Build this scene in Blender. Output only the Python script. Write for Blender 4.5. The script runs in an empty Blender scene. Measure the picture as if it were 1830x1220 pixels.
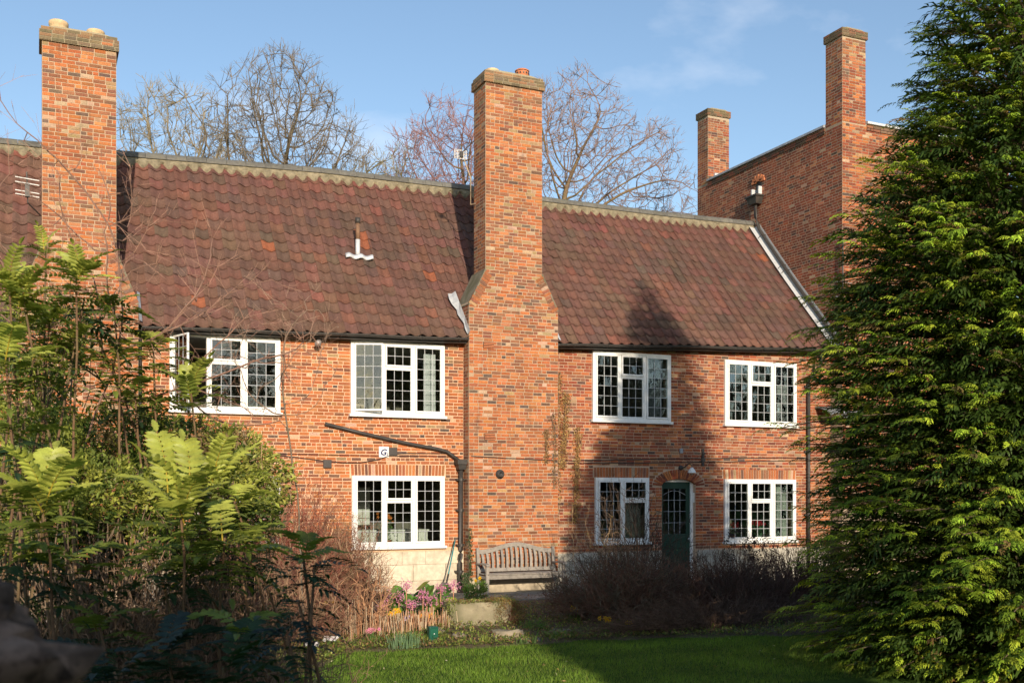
import bpy, math, random
import numpy as np
from mathutils import Vector, Matrix, Euler
S = bpy.context.scene
C = S.collection
PI = math.pi
rnd = random.Random(11)
npr = np.random.default_rng(5)

# ------------------------------------------------------------------ camera, sky, sun, exposure
TH = math.atan(855 / 1900)
EYE = 2.3
cd = bpy.data.cameras.new('camera')
cam = bpy.data.objects.new('camera', cd)
C.objects.link(cam)
cam.location = (0, 0, EYE)
cam.rotation_euler = (PI / 2, 0, -TH)
cd.lens = 36 * 1900 / 1830
cd.sensor_width = 36
cd.shift_y = 270 / 1830
cd.clip_start = 0.05
cd.clip_end = 2000
cd.dof.use_dof = True
cd.dof.focus_distance = 21
cd.dof.aperture_fstop = 5.0
S.camera = cam

SUN_AZ = math.radians(10.5)      # the sun stands behind the camera, a little to its left
SUN_EL = math.radians(15.5)
w = bpy.data.worlds.new('World')
S.world = w
w.use_nodes = True
nt = w.node_tree
nt.nodes.clear()
sky = nt.nodes.new('ShaderNodeTexSky')
sky.sky_type = 'NISHITA'
sky.sun_disc = False
sky.sun_elevation = SUN_EL
sky.sun_rotation = PI + SUN_AZ
sky.altitude = 0
sky.air_density = 1.0
sky.dust_density = 0.6
sky.ozone_density = 1.6
bg = nt.nodes.new('ShaderNodeBackground')
bg.inputs[1].default_value = 0.15
out = nt.nodes.new('ShaderNodeOutputWorld')
# a few faint wisps of cirrus
tc = nt.nodes.new('ShaderNodeTexCoord')
mp = nt.nodes.new('ShaderNodeMapping')
mp.inputs['Scale'].default_value = (2.2, 5.0, 7.0)
mp.inputs['Rotation'].default_value = (0.3, 0.5, 0.9)
nz = nt.nodes.new('ShaderNodeTexNoise')
nz.inputs['Scale'].default_value = 1.6
nz.inputs['Detail'].default_value = 6
nz.inputs['Roughness'].default_value = 0.55
rp = nt.nodes.new('ShaderNodeValToRGB')
rp.color_ramp.elements[0].position = 0.60
rp.color_ramp.elements[0].color = (0, 0, 0, 1)
rp.color_ramp.elements[1].position = 0.85
rp.color_ramp.elements[1].color = (0.35, 0.35, 0.35, 1)
mx = nt.nodes.new('ShaderNodeMix')
mx.data_type = 'RGBA'
mx.inputs[7].default_value = (6.5, 6.6, 7.0, 1)
nt.links.new(tc.outputs['Generated'], mp.inputs[0])
nt.links.new(mp.outputs[0], nz.inputs[0])
nt.links.new(nz.outputs[0], rp.inputs[0])
nt.links.new(rp.outputs[0], mx.inputs[0])
nt.links.new(sky.outputs[0], mx.inputs[6])
nt.links.new(mx.outputs[2], bg.inputs[0])
nt.links.new(bg.outputs[0], out.inputs[0])

sd = bpy.data.lights.new('sun', 'SUN')
sd.energy = 4.3
sd.angle = math.radians(0.53)
sd.color = (1.0, 0.86, 0.68)
sun = bpy.data.objects.new('sun', sd)
C.objects.link(sun)
sdir = Vector((math.sin(SUN_AZ), math.cos(SUN_AZ), -math.tan(SUN_EL)))
sun.rotation_euler = sdir.to_track_quat('-Z', 'Y').to_euler()
sun.location = (-20, -60, 40)
S.view_settings.view_transform = 'Standard'
S.view_settings.look = 'None'
S.view_settings.exposure = 0.33
S.view_settings.gamma = 1.0
S.view_settings.use_curve_mapping = False
try:
    S.cycles.max_bounces = 6
    S.cycles.transparent_max_bounces = 16
    S.cycles.use_denoising = True
except Exception:
    pass

# ------------------------------------------------------------------ helpers
WM = {}


def attach(o, parent=None, world=None):
    """link o with world matrix `world`; the parent's world matrix is undone by the parent inverse"""
    M = world if world is not None else Matrix.Identity(4)
    if parent is not None:
        o.parent = parent
        o.matrix_parent_inverse = WM[parent.name].inverted()
    o.matrix_basis = M
    C.objects.link(o)
    WM[o.name] = M
    return o


def tag(o, label=None, cat=None, group=None, kind=None):
    if label: o['label'] = label
    if cat: o['category'] = cat
    if group: o['group'] = group
    if kind: o['kind'] = kind
    return o


def empty(name, loc, label=None, cat=None, group=None):
    o = bpy.data.objects.new(name, None)
    o.empty_display_size = 0.2
    attach(o, None, Matrix.Translation(loc))
    return tag(o, label, cat, group)


def mesh_np(name, V, F, mat, cols=None, smooth=False):
    """F: (n,k) int array (all faces the same size) or list of tuples; cols: (n,3) colour per face"""
    me = bpy.data.meshes.new(name)
    V = np.asarray(V, dtype=np.float32)
    if isinstance(F, np.ndarray):
        n, k = F.shape
        me.vertices.add(len(V))
        me.vertices.foreach_set('co', V.ravel())
        me.loops.add(n * k)
        me.loops.foreach_set('vertex_index', F.astype(np.int32).ravel())
        me.polygons.add(n)
        me.polygons.foreach_set('loop_start', np.arange(0, n * k, k, dtype=np.int32))
        me.polygons.foreach_set('loop_total', np.full(n, k, dtype=np.int32))
        me.update(calc_edges=True)
    else:
        me.from_pydata([tuple(map(float, v)) for v in V], [], [tuple(int(i) for i in f) for f in F])
        n = len(F)
    at = me.attributes.new('col', 'FLOAT_COLOR', 'FACE')
    a = np.ones((n, 4), dtype=np.float32)
    if cols is not None:
        a[:, :3] = np.asarray(cols, dtype=np.float32)
    at.data.foreach_set('color', a.ravel())
    me.polygons.foreach_set('use_smooth', np.full(n, bool(smooth)))
    me.materials.append(mat)
    return me


def obj(name, me, parent=None, world=None, color=None):
    o = bpy.data.objects.new(name, me)
    if color is not None:
        o.color = (color[0], color[1], color[2], 1)
    return attach(o, parent, world)


class MB:
    """mesh collector in world coordinates"""
    def __init__(s):
        s.v = []; s.f = []; s.c = []

    def quad_idx(s, vs, fs, col=(1, 1, 1)):
        b = len(s.v)
        s.v.extend(vs)
        for f in fs:
            s.f.append(tuple(b + i for i in f)); s.c.append(col)
        return s

    def box(s, a, b, M=None, col=(1, 1, 1)):
        x0, y0, z0 = a; x1, y1, z1 = b
        vs = [Vector(p) for p in ((x0, y0, z0), (x1, y0, z0), (x1, y1, z0), (x0, y1, z0), (x0, y0, z1), (x1, y0, z1), (x1, y1, z1), (x0, y1, z1))]
        if M is not None: vs = [M @ p for p in vs]
        return s.quad_idx(vs, [(0, 3, 2, 1), (4, 5, 6, 7), (0, 1, 5, 4), (1, 2, 6, 5), (2, 3, 7, 6), (3, 0, 4, 7)], col)

    def tube(s, pts, r, n=8, col=(1, 1, 1), caps=True):
        pts = [Vector(p) for p in pts]
        if not isinstance(r, (list, tuple)): r = [r] * len(pts)
        vs = []
        up = Vector((0, 0, 1))
        for i, p in enumerate(pts):
            if i == 0: d = pts[1] - p
            elif i == len(pts) - 1: d = p - pts[i - 1]
            else: d = (pts[i + 1] - p).normalized() + (p - pts[i - 1]).normalized()
            d.normalize()
            a = d.cross(up if abs(d.z) < 0.95 else Vector((0, 1, 0))).normalized()
            b = d.cross(a)
            for k in range(n):
                t = 2 * PI * k / n
                vs.append(p + (a * math.cos(t) + b * math.sin(t)) * r[i])
        fs = []
        for i in range(len(pts) - 1):
            for k in range(n):
                k2 = (k + 1) % n
                fs.append((i * n + k, i * n + k2, (i + 1) * n + k2, (i + 1) * n + k))
        if caps:
            fs.append(tuple(range(n))[::-1])
            fs.append(tuple((len(pts) - 1) * n + k for k in range(n)))
        return s.quad_idx(vs, fs, col)

    def lathe(s, c, prof, n=16, M=None, col=(1, 1, 1)):
        vs = []
        for (r, z) in prof:
            for k in range(n):
                t = 2 * PI * k / n
                p = Vector((r * math.cos(t), r * math.sin(t), z))
                vs.append((M @ p if M is not None else p) + Vector(c))
        fs = []
        for i in range(len(prof) - 1):
            for k in range(n):
                k2 = (k + 1) % n
                fs.append((i * n + k, i * n + k2, (i + 1) * n + k2, (i + 1) * n + k))
        return s.quad_idx(vs, fs, col)

    def prism(s, poly, a, b, axis='y', col=(1, 1, 1)):
        """poly: list of 2D points; extruded from a to b along axis"""
        n = len(poly)
        def P(p, t):
            if axis == 'y': return Vector((p[0], t, p[1]))
            if axis == 'x': return Vector((t, p[0], p[1]))
            return Vector((p[0], p[1], t))
        vs = [P(p, a) for p in poly] + [P(p, b) for p in poly]
        fs = [tuple(range(n)), tuple(range(2 * n - 1, n - 1, -1))]
        for i in range(n):
            j = (i + 1) % n
            fs.append((i, n + i, n + j, j))
        return s.quad_idx(vs, fs, col)

    def obj(s, name, mat, parent=None, smooth=False, bevel=0, color=None):
        me = mesh_np(name, s.v, s.f, mat, s.c, smooth)
        o = obj(name, me, parent, None, color)
        if bevel:
            m = o.modifiers.new('bevel', 'BEVEL'); m.width = bevel; m.segments = 2; m.limit_method = 'ANGLE'
        return o


# ---- vectorised plant geometry
def frusta(P0, P1, R0, R1, n=3):
    P0 = np.asarray(P0, float); P1 = np.asarray(P1, float)
    R0 = np.broadcast_to(np.asarray(R0, float), (len(P0),)); R1 = np.broadcast_to(np.asarray(R1, float), (len(P0),))
    d = P1 - P0
    L = np.linalg.norm(d, axis=1, keepdims=True); L[L == 0] = 1
    d = d / L
    ref = np.where(np.abs(d[:, 2:3]) < 0.9, np.array([[0, 0, 1.0]]), np.array([[1.0, 0, 0]]))
    a = np.cross(d, ref); a /= np.linalg.norm(a, axis=1, keepdims=True)
    b = np.cross(d, a)
    t = np.arange(n) * 2 * PI / n
    ring = a[:, None, :] * np.cos(t)[None, :, None] + b[:, None, :] * np.sin(t)[None, :, None]
    V = np.concatenate([P0[:, None, :] + ring * R0[:, None, None], P1[:, None, :] + ring * R1[:, None, None]], axis=1)
    m = len(P0)
    k = np.arange(n); k2 = (k + 1) % n
    f = np.stack([k, k2, n + k2, n + k], axis=1)
    F = (np.arange(m) * 2 * n)[:, None, None] + f[None]
    return V.reshape(-1, 3), F.reshape(-1, 4)


def ribbons(P0, P1, R0, R1, seed=0):
    """one flat quad per twig, turned at random"""
    P0 = np.asarray(P0, float); P1 = np.asarray(P1, float)
    d = unit(P1 - P0)
    s = unit(np.cross(d, np.random.default_rng(seed + len(P0)).normal(0, 1, P0.shape) + np.array([0, 1.2, 0])))
    V = np.stack([P0 - s * R0, P0 + s * R0, P1 + s * R1, P1 - s * R1], 1).reshape(-1, 3)
    return V, np.arange(len(P0) * 4).reshape(-1, 4)


class NB:
    """numpy collector: quads and tris become quads (tri = repeated mesh of size 3 kept apart)"""
    def __init__(s):
        s.V = []; s.F = []; s.Cc = []; s.n = 0

    def add(s, V, F, col):
        F = np.asarray(F)
        s.V.append(np.asarray(V, float)); s.F.append(F + s.n); s.n += len(V)
        col = np.asarray(col, float)
        if col.ndim == 1: col = np.broadcast_to(col, (len(F), 3))
        s.Cc.append(col)

    def mesh(s, name, mat, smooth=False):
        return mesh_np(name, np.concatenate(s.V), np.concatenate(s.F), mat, np.concatenate(s.Cc), smooth)


def basis_from(dirs, normals):
    x = dirs / np.linalg.norm(dirs, axis=1, keepdims=True)
    y = np.cross(normals, x); ny = np.linalg.norm(y, axis=1, keepdims=True); ny[ny == 0] = 1
    y /= ny
    z = np.cross(x, y)
    return np.stack([x, y, z], axis=2)          # columns


def scatter(V, F, pos, B, scale):
    """instances of (V,F) at pos (n,3), basis B (n,3,3), scale (n,) or (n,3) -> V,F"""
    scale = np.asarray(scale, float)
    if scale.ndim == 1: scale = scale[:, None].repeat(3, 1)
    VV = np.einsum('nij,nvj->nvi', B, V[None] * scale[:, None, :]) + pos[:, None, :]
    FF = (np.arange(len(pos)) * len(V))[:, None, None] + F[None]
    return VV.reshape(-1, 3), FF.reshape(-1, F.shape[1])


def unit(v):
    return v / np.maximum(np.linalg.norm(v, axis=-1, keepdims=True), 1e-9)


# ------------------------------------------------------------------ materials
def M_new(name):
    m = bpy.data.materials.new(name); m.use_nodes = True
    t = m.node_tree; t.nodes.clear()
    o = t.nodes.new('ShaderNodeOutputMaterial')
    p = t.nodes.new('ShaderNodeBsdfPrincipled')
    t.links.new(p.outputs[0], o.inputs[0])
    return m, t, p, o


def N(t, kind, **kw):
    n = t.nodes.new(kind)
    for k, v in kw.items():
        if k.startswith('i_'):
            key = k[2:]
            n.inputs[int(key) if key.isdigit() else key].default_value = v
        else: setattr(n, k, v)
    return n


def mixrgb(t, a, b, fac, mode='MIX'):
    m = t.nodes.new('ShaderNodeMix'); m.data_type = 'RGBA'; m.blend_type = mode
    for i, x in ((6, a), (7, b), (0, fac)):
        if hasattr(x, 'links'): t.links.new(x, m.inputs[i])
        elif i == 0: m.inputs[0].default_value = x
        else: m.inputs[i].default_value = (x[0], x[1], x[2], 1)
    return m.outputs[2]


def ramp(t, src, p0, p1, c0=(0, 0, 0), c1=(1, 1, 1)):
    r = t.nodes.new('ShaderNodeValToRGB')
    r.color_ramp.elements[0].position = p0; r.color_ramp.elements[0].color = (*c0, 1)
    r.color_ramp.elements[1].position = p1; r.color_ramp.elements[1].color = (*c1, 1)
    t.links.new(src, r.inputs[0])
    return r.outputs[0]


def noise_out(t, scale, detail=4, rough=0.6, vec=None, dist=0.0):
    n = t.nodes.new('ShaderNodeTexNoise')
    n.inputs['Scale'].default_value = scale; n.inputs['Detail'].default_value = detail
    n.inputs['Roughness'].default_value = rough; n.inputs['Distortion'].default_value = dist
    g = vec
    if g is None:
        g = t.nodes.new('ShaderNodeNewGeometry').outputs['Position']
    t.links.new(g, n.inputs['Vector'])
    return n.outputs[0]


def bump(t, p, src, strength=0.4, dist=0.01):
    b = t.nodes.new('ShaderNodeBump')
    b.inputs['Strength'].default_value = strength; b.inputs['Distance'].default_value = dist
    t.links.new(src, b.inputs['Height']); t.links.new(b.outputs[0], p.inputs['Normal'])


def attr_col(t):
    """face colour of the mesh times the object's own colour"""
    a = t.nodes.new('ShaderNodeAttribute'); a.attribute_name = 'col'
    o = t.nodes.new('ShaderNodeObjectInfo')
    return mixrgb(t, a.outputs['Color'], o.outputs['Color'], 1.0, 'MULTIPLY')


def mat_piece(name, fine=60, fine_amt=0.35, stain=(0.05, 0.04, 0.035), stain_scale=0.9, stain_pos=(0.52, 0.75), stain_amt=0.5,
              light=(0.45, 0.38, 0.3), light_pos=(0.62, 0.72), light_amt=0.35, rough=0.9, bump_s=0.3, bump_scale=90, spots=None):
    m, t, p, o = M_new(name)
    c = attr_col(t)
    n1 = noise_out(t, fine, 5, 0.7)
    dark = ramp(t, n1, 0.3, 0.72, (1 - fine_amt,) * 3, (1 + fine_amt * 0.6,) * 3)
    c = mixrgb(t, c, dark, 1.0, 'MULTIPLY')
    n2 = noise_out(t, stain_scale, 6, 0.65)
    s = ramp(t, n2, stain_pos[0], stain_pos[1], (0, 0, 0), (stain_amt,) * 3)
    # damp and soot running down the face
    mpn = t.nodes.new('ShaderNodeMapping'); mpn.inputs['Scale'].default_value = (2.6, 2.6, 0.45)
    t.links.new(t.nodes.new('ShaderNodeNewGeometry').outputs['Position'], mpn.inputs[0])
    ns = noise_out(t, 1.6, 5, 0.65, mpn.outputs[0])
    ss = ramp(t, ns, 0.56, 0.74, (0, 0, 0), (stain_amt * 0.9,) * 3)
    s = mixrgb(t, s, ss, 1.0, 'LIGHTEN')
    c = mixrgb(t, c, stain, s)
    n3 = noise_out(t, 14, 4, 0.7)
    s3 = ramp(t, n3, light_pos[0], light_pos[1], (0, 0, 0), (light_amt,) * 3)
    c = mixrgb(t, c, light, s3)
    if spots:
        v = t.nodes.new('ShaderNodeTexVoronoi'); v.inputs['Scale'].default_value = spots[0]
        t.links.new(t.nodes.new('ShaderNodeNewGeometry').outputs['Position'], v.inputs['Vector'])
        s4 = ramp(t, v.outputs['Distance'], spots[1], spots[1] + 0.03, (0.8,) * 3, (0, 0, 0))
        n5 = noise_out(t, 1.3, 3, 0.6)
        s5 = ramp(t, n5, 0.5, 0.6)
        s4 = mixrgb(t, s4, s5, 1.0, 'MULTIPLY')
        c = mixrgb(t, c, spots[2], s4)
    t.links.new(c, p.inputs['Base Color'])
    p.inputs['Roughness'].default_value = rough
    p.inputs['Specular IOR Level'].default_value = 0.25
    bump(t, p, noise_out(t, bump_scale, 6, 0.75), bump_s, 0.006)
    return m


def mat_plain(name, col, rough=0.6, var=0.15, scale=20, bump_s=0.15, metal=0.0, spec=0.4, dirt=None, dirt_scale=3.0, dirt_amt=0.4):
    m, t, p, o = M_new(name)
    n1 = noise_out(t, scale, 5, 0.65)
    d = ramp(t, n1, 0.3, 0.7, (1 - var,) * 3, (1 + var,) * 3)
    a = attr_col(t)
    c = mixrgb(t, a, (*col,), 1.0, 'MULTIPLY')
    c = mixrgb(t, c, d, 1.0, 'MULTIPLY')
    if dirt:
        s = ramp(t, noise_out(t, dirt_scale, 6, 0.7), 0.5, 0.72, (0, 0, 0), (dirt_amt,) * 3)
        c = mixrgb(t, c, dirt, s)
    t.links.new(c, p.inputs['Base Color'])
    p.inputs['Roughness'].default_value = rough
    p.inputs['Metallic'].default_value = metal
    p.inputs['Specular IOR Level'].default_value = spec
    if bump_s: bump(t, p, noise_out(t, scale * 3, 5, 0.7), bump_s, 0.005)
    return m


def mat_leaf(name, trans=0.3, rough=0.45, spec=0.35, var=0.35, tcol=(1.3, 1.35, 0.6)):
    m, t, p, o = M_new(name)
    c = attr_col(t)
    n1 = noise_out(t, 9, 3, 0.6)
    c = mixrgb(t, c, ramp(t, n1, 0.3, 0.7, (1 - var,) * 3, (1 + var,) * 3), 1.0, 'MULTIPLY')
    t.links.new(c, p.inputs['Base Color'])
    p.inputs['Roughness'].default_value = rough
    p.inputs['Specular IOR Level'].default_value = spec
    tr = t.nodes.new('ShaderNodeBsdfTranslucent')
    tl = mixrgb(t, c, tcol, 1.0, 'MULTIPLY')
    t.links.new(tl, tr.inputs[0])
    mxs = t.nodes.new('ShaderNodeMixShader'); mxs.inputs[0].default_value = trans
    t.links.new(p.outputs[0], mxs.inputs[1]); t.links.new(tr.outputs[0], mxs.inputs[2])
    t.links.new(mxs.outputs[0], o.inputs[0])
    return m


def mat_glass(name):
    m, t, p, o = M_new(name)
    g = t.nodes.new('ShaderNodeBsdfGlossy'); g.inputs['Roughness'].default_value = 0.015
    g.inputs[0].default_value = (0.95, 0.97, 1, 1)
    tr = t.nodes.new('ShaderNodeBsdfTransparent'); tr.inputs[0].default_value = (0.86, 0.9, 0.88, 1)
    fr = t.nodes.new('ShaderNodeFresnel'); fr.inputs[0].default_value = 1.6
    b = t.nodes.new('ShaderNodeBump'); b.inputs['Strength'].default_value = 0.25; b.inputs['Distance'].default_value = 0.01
    t.links.new(noise_out(t, 6, 2, 0.5), b.inputs['Height'])
    t.links.new(b.outputs[0], g.inputs['Normal'])
    mxs = t.nodes.new('ShaderNodeMixShader')
    t.links.new(fr.outputs[0], mxs.inputs[0]); t.links.new(tr.outputs[0], mxs.inputs[1]); t.links.new(g.outputs[0], mxs.inputs[2])
    t.links.new(mxs.outputs[0], o.inputs[0])
    t.nodes.remove(p)
    return m


m_brick = mat_piece('brick', fine=38, fine_amt=0.34, light=(0.40, 0.22, 0.12), stain=(0.05, 0.035, 0.03), stain_scale=0.8, stain_pos=(0.49, 0.82), stain_amt=0.6)
m_brick_red = mat_piece('dark_red_brick', fine=55, fine_amt=0.4, stain=(0.035, 0.025, 0.022), stain_scale=0.7, stain_pos=(0.46, 0.75), stain_amt=0.62, bump_s=0.12)
m_mortar = mat_piece('mortar', fine=40, fine_amt=0.25, stain=(0.25, 0.19, 0.13), stain_pos=(0.5, 0.8), light=(0.7, 0.6, 0.48), bump_s=0.1, bump_scale=60)
m_tile = mat_piece('clay_tile', fine=25, fine_amt=0.35, stain=(0.05, 0.04, 0.03), stain_scale=1.1, stain_pos=(0.42, 0.8), stain_amt=0.55,
                   light=(0.22, 0.2, 0.13), light_pos=(0.62, 0.75), light_amt=0.35, spots=(7.0, 0.045, (0.45, 0.45, 0.4)), rough=0.85, bump_s=0.35, bump_scale=70)
m_stone = mat_piece('limestone', fine=9, fine_amt=0.25, stain=(0.25, 0.2, 0.12), stain_scale=2.2, stain_pos=(0.5, 0.7), stain_amt=0.45,
                    light=(0.7, 0.66, 0.58), light_amt=0.3, bump_s=0.5, bump_scale=30)
m_darkrock = mat_piece('rough_dark_stone', fine=7, fine_amt=0.75, stain=(0.02, 0.012, 0.009), stain_scale=6, stain_pos=(0.45, 0.6), stain_amt=0.8, light=(0.42, 0.25, 0.16), light_pos=(0.5, 0.62), light_amt=0.75, bump_s=0.9, bump_scale=14)
m_rock = mat_piece('mossy_stone', fine=12, fine_amt=0.4, stain=(0.07, 0.08, 0.03), stain_scale=3.0, stain_pos=(0.45, 0.62), stain_amt=0.6,
                   light=(0.4, 0.36, 0.28), light_amt=0.4, bump_s=0.8, bump_scale=25)
m_white = mat_plain('white_paint', (0.80, 0.79, 0.76), 0.45, 0.05, 12, 0.05, dirt=(0.55, 0.5, 0.42), dirt_scale=9, dirt_amt=0.25)
m_pot = mat_plain('buff_clay', (0.62, 0.45, 0.26), 0.8, 0.15, 18, 0.2, dirt=(0.3, 0.2, 0.12))
m_terra = mat_plain('terracotta', (0.50, 0.18, 0.08), 0.8, 0.2, 18, 0.2)
m_lead = mat_plain('lead_sheet', (0.33, 0.34, 0.36), 0.5, 0.25, 8, 0.2, metal=0.35, dirt=(0.55, 0.55, 0.55), dirt_scale=5)
m_leadlt = mat_plain('bright_lead', (0.60, 0.61, 0.62), 0.5, 0.15, 10, 0.3, metal=0.2)
m_ridge = mat_plain('grey_ridge_clay', (0.13, 0.125, 0.11), 0.9, 0.3, 12, 0.3, dirt=(0.22, 0.2, 0.13), dirt_scale=4, dirt_amt=0.6)
m_bed = mat_plain('ridge_mortar', (0.23, 0.195, 0.13), 0.95, 0.45, 9, 0.8, dirt=(0.11, 0.10, 0.06), dirt_scale=7, dirt_amt=0.8)
m_iron = mat_plain('dark_painted_iron', (0.045, 0.04, 0.036), 0.5, 0.25, 10, 0.15, dirt=(0.12, 0.09, 0.07), dirt_scale=7, dirt_amt=0.4)
m_plastic = mat_plain('brown_plastic', (0.06, 0.05, 0.045), 0.45, 0.1, 10, 0.05)
m_camew = mat_plain('lead_came', (0.42, 0.43, 0.44), 0.6, 0.1, 20, 0)
m_green = mat_plain('green_door_paint', (0.012, 0.042, 0.026), 0.4, 0.15, 10, 0.05)
m_wood = mat_plain('weathered_teak', (0.29, 0.255, 0.215), 0.85, 0.25, 16, 0.4, dirt=(0.2, 0.19, 0.16), dirt_scale=8, dirt_amt=0.5)
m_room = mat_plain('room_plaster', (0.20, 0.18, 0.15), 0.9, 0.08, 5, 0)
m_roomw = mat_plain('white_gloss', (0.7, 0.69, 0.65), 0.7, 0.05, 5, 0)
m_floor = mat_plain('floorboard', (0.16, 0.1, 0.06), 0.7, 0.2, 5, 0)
m_cloth = mat_plain('curtain_cloth', (0.42, 0.42, 0.42), 0.95, 0.1, 6, 0.1)
m_glass = mat_glass('window_glass')
m_bark = mat_plain('bark', (0.17, 0.135, 0.10), 0.95, 0.35, 14, 0.6, dirt=(0.14, 0.15, 0.06), dirt_scale=2.2, dirt_amt=0.6)
m_twig = mat_plain('twig', (1, 1, 1), 0.85, 0.2, 10, 0)
m_soil = mat_plain('soil', (0.12, 0.082, 0.052), 1.0, 0.5, 18, 1.0, dirt=(0.10, 0.12, 0.035), dirt_scale=2.5, dirt_amt=0.7)
m_leaf = mat_leaf('leaf', 0.3)
m_gloss = mat_leaf('glossy_leaf', 0.3, 0.45, 0.3)
m_conifer = mat_leaf('conifer_foliage', 0.25, 0.55, 0.25, 0.4)
m_petal = mat_leaf('petal', 0.35, 0.6, 0.2, 0.15, (1, 1, 1))
m_grassm = mat_leaf('grass_blade', 0.35, 0.5, 0.25, 0.3)
m_blue = mat_plain('blue_lettering', (0.012, 0.02, 0.10), 0.5, 0.0, 5, 0)
m_red = mat_plain('red_petals', (0.45, 0.02, 0.04), 0.6, 0.1, 9, 0)
m_teal = mat_plain('teal_handle', (0.03, 0.22, 0.22), 0.45, 0.1, 9, 0)
m_grbox = mat_plain('green_plastic', (0.008, 0.075, 0.05), 0.35, 0.05, 9, 0)
m_metal = mat_plain('aluminium', (0.6, 0.6, 0.6), 0.35, 0.1, 9, 0, metal=0.7)

# ------------------------------------------------------------------ ground
def ground_mat():
    m, t, p, o = M_new('lawn_ground')
    n = noise_out(t, 3.0, 6, 0.7)
    n2 = noise_out(t, 45, 4, 0.7)
    c = ramp(t, n, 0.3, 0.7, (0.04, 0.085, 0.014), (0.085, 0.16, 0.025))
    c = mixrgb(t, c, ramp(t, n2, 0.3, 0.7, (0.6,) * 3, (1.3,) * 3), 1.0, 'MULTIPLY')
    t.links.new(c, p.inputs['Base Color']); p.inputs['Roughness'].default_value = 1.0
    p.inputs['Specular IOR Level'].default_value = 0.1
    bump(t, p, n2, 1.0, 0.03)
    return m


mb = MB()
mb.quad_idx([Vector(p) for p in ((-600, -600, 0), (600, -600, 0), (600, 900, 0), (-600, 900, 0))], [(0, 1, 2, 3)])
g = mb.obj('ground', ground_mat()); g['kind'] = 'structure'

YW, YC = 22.85, 22.5            # facade plane and front plane of the chimney breasts

# planting bed: a mounded strip between lawn and path
edge = [(-6, 12.6), (0, 12.7), (2.84, 12.9), (4.1, 14.9), (5.2, 14.75), (6.4, 14.5), (7.7, 14.6), (9.2, 14.3), (11.0, 13.8), (16, 13.2), (24, 12.8)]


def edge_y(x):
    for (a, b) in zip(edge[:-1], edge[1:]):
        if a[0] <= x <= b[0]:
            s = (x - a[0]) / (b[0] - a[0])
            return a[1] + (b[1] - a[1]) * s
    return edge[0][1] if x < 0 else edge[-1][1]


NXb, NYb = 150, 40
V = []
for i in range(NXb + 1):
    x = -6 + 30 * i / NXb
    y0 = edge_y(x) + 0.08 * math.sin(x * 5) + 0.05 * math.sin(x * 13 + 1)
    for j in range(NYb + 1):
        s = j / NYb
        y = y0 + (20.6 - y0) * s
        z = 0.006 + 0.13 * math.sin(PI * min(1, s * 1.05)) ** 0.6 + 0.02 * math.sin(x * 7 + y * 5) * math.sin(y * 6 - x * 3) * math.sin(PI * s)
        if s in (0, 1): z = 0.006
        V.append((x, y, max(z, 0.006)))
F = np.array([(i * (NYb + 1) + j, (i + 1) * (NYb + 1) + j, (i + 1) * (NYb + 1) + j + 1, i * (NYb + 1) + j + 1) for i in range(NXb) for j in range(NYb)])
bed = obj('flower_bed', mesh_np('flower_bed', V, F, m_soil, smooth=True)); bed['kind'] = 'structure'

# paved path along the wall, flag by flag
path = bpy.data.objects.new('path', mesh_np('path', [(-4, 20.6, 0.004), (24, 20.6, 0.004), (24, 22.8, 0.004), (-4, 22.8, 0.004)], np.array([[0, 1, 2, 3]]), m_soil))
attach(path); path['kind'] = 'structure'
x = -3.5
pv = 0
flag_me = None
mb = MB(); mb.box((-.5, -.5, -.5), (.5, .5, .5)); flag_me = mesh_np('paving_slab', mb.v, mb.f, m_rock, mb.c)
while x < 20:
    L = rnd.uniform(0.5, 0.8)
    y = 20.62
    while y < 22.2:
        D = min(rnd.uniform(0.45, 0.8), 22.78 - y)
        c = rnd.uniform(.28, .4)
        obj('paving_slab', flag_me, path, Matrix.Translation((x + L / 2, y + D / 2, 0.012)) @ Matrix.Diagonal((L - .015, D - .015, 0.04, 1)), (c, c * .93, c * .8))
        y += D
    x += L

# ------------------------------------------------------------------ brickwork
PAL_ORANGE = [((0.475, 0.158, 0.056), 40), ((0.42, 0.130, 0.048), 34), ((0.52, 0.205, 0.078), 18), ((0.33, 0.110, 0.049), 16),
              ((0.25, 0.10, 0.055), 8), ((0.13, 0.085, 0.068), 4), ((0.18, 0.09, 0.06), 5), ((0.56, 0.35, 0.23), 4), ((0.48, 0.28, 0.13), 2)]
PAL_BROWN = [((0.29, 0.12, 0.065), 30), ((0.37, 0.13, 0.055), 22), ((0.22, 0.105, 0.065), 14), ((0.36, 0.23, 0.12), 7),
             ((0.46, 0.18, 0.08), 14), ((0.17, 0.11, 0.08), 2), ((0.46, 0.31, 0.2), 4)]
PAL_RED = [((0.33, 0.090, 0.042), 34), ((0.28, 0.075, 0.038), 30), ((0.24, 0.068, 0.038), 18), ((0.18, 0.066, 0.042), 8), ((0.12, 0.066, 0.05), 4),
           ((0.44, 0.18, 0.09), 9), ((0.42, 0.27, 0.18), 2)]


def pick(pal):
    t = rnd.uniform(0, sum(w_ for _, w_ in pal))
    for c, w_ in pal:
        t -= w_
        if t <= 0: break
    k = rnd.uniform(0.86, 1.13)
    return tuple(min(0.8, ch * k * rnd.uniform(0.93, 1.07)) for ch in c)


mb = MB(); mb.box((-.5, -.5, -.5), (.5, .5, .5))
unit_brick = mesh_np('brick', mb.v, mb.f, m_brick, mb.c)
unit_brick_red = mesh_np('brick', mb.v, mb.f, m_brick_red, mb.c)
COURSE = 0.0752


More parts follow.
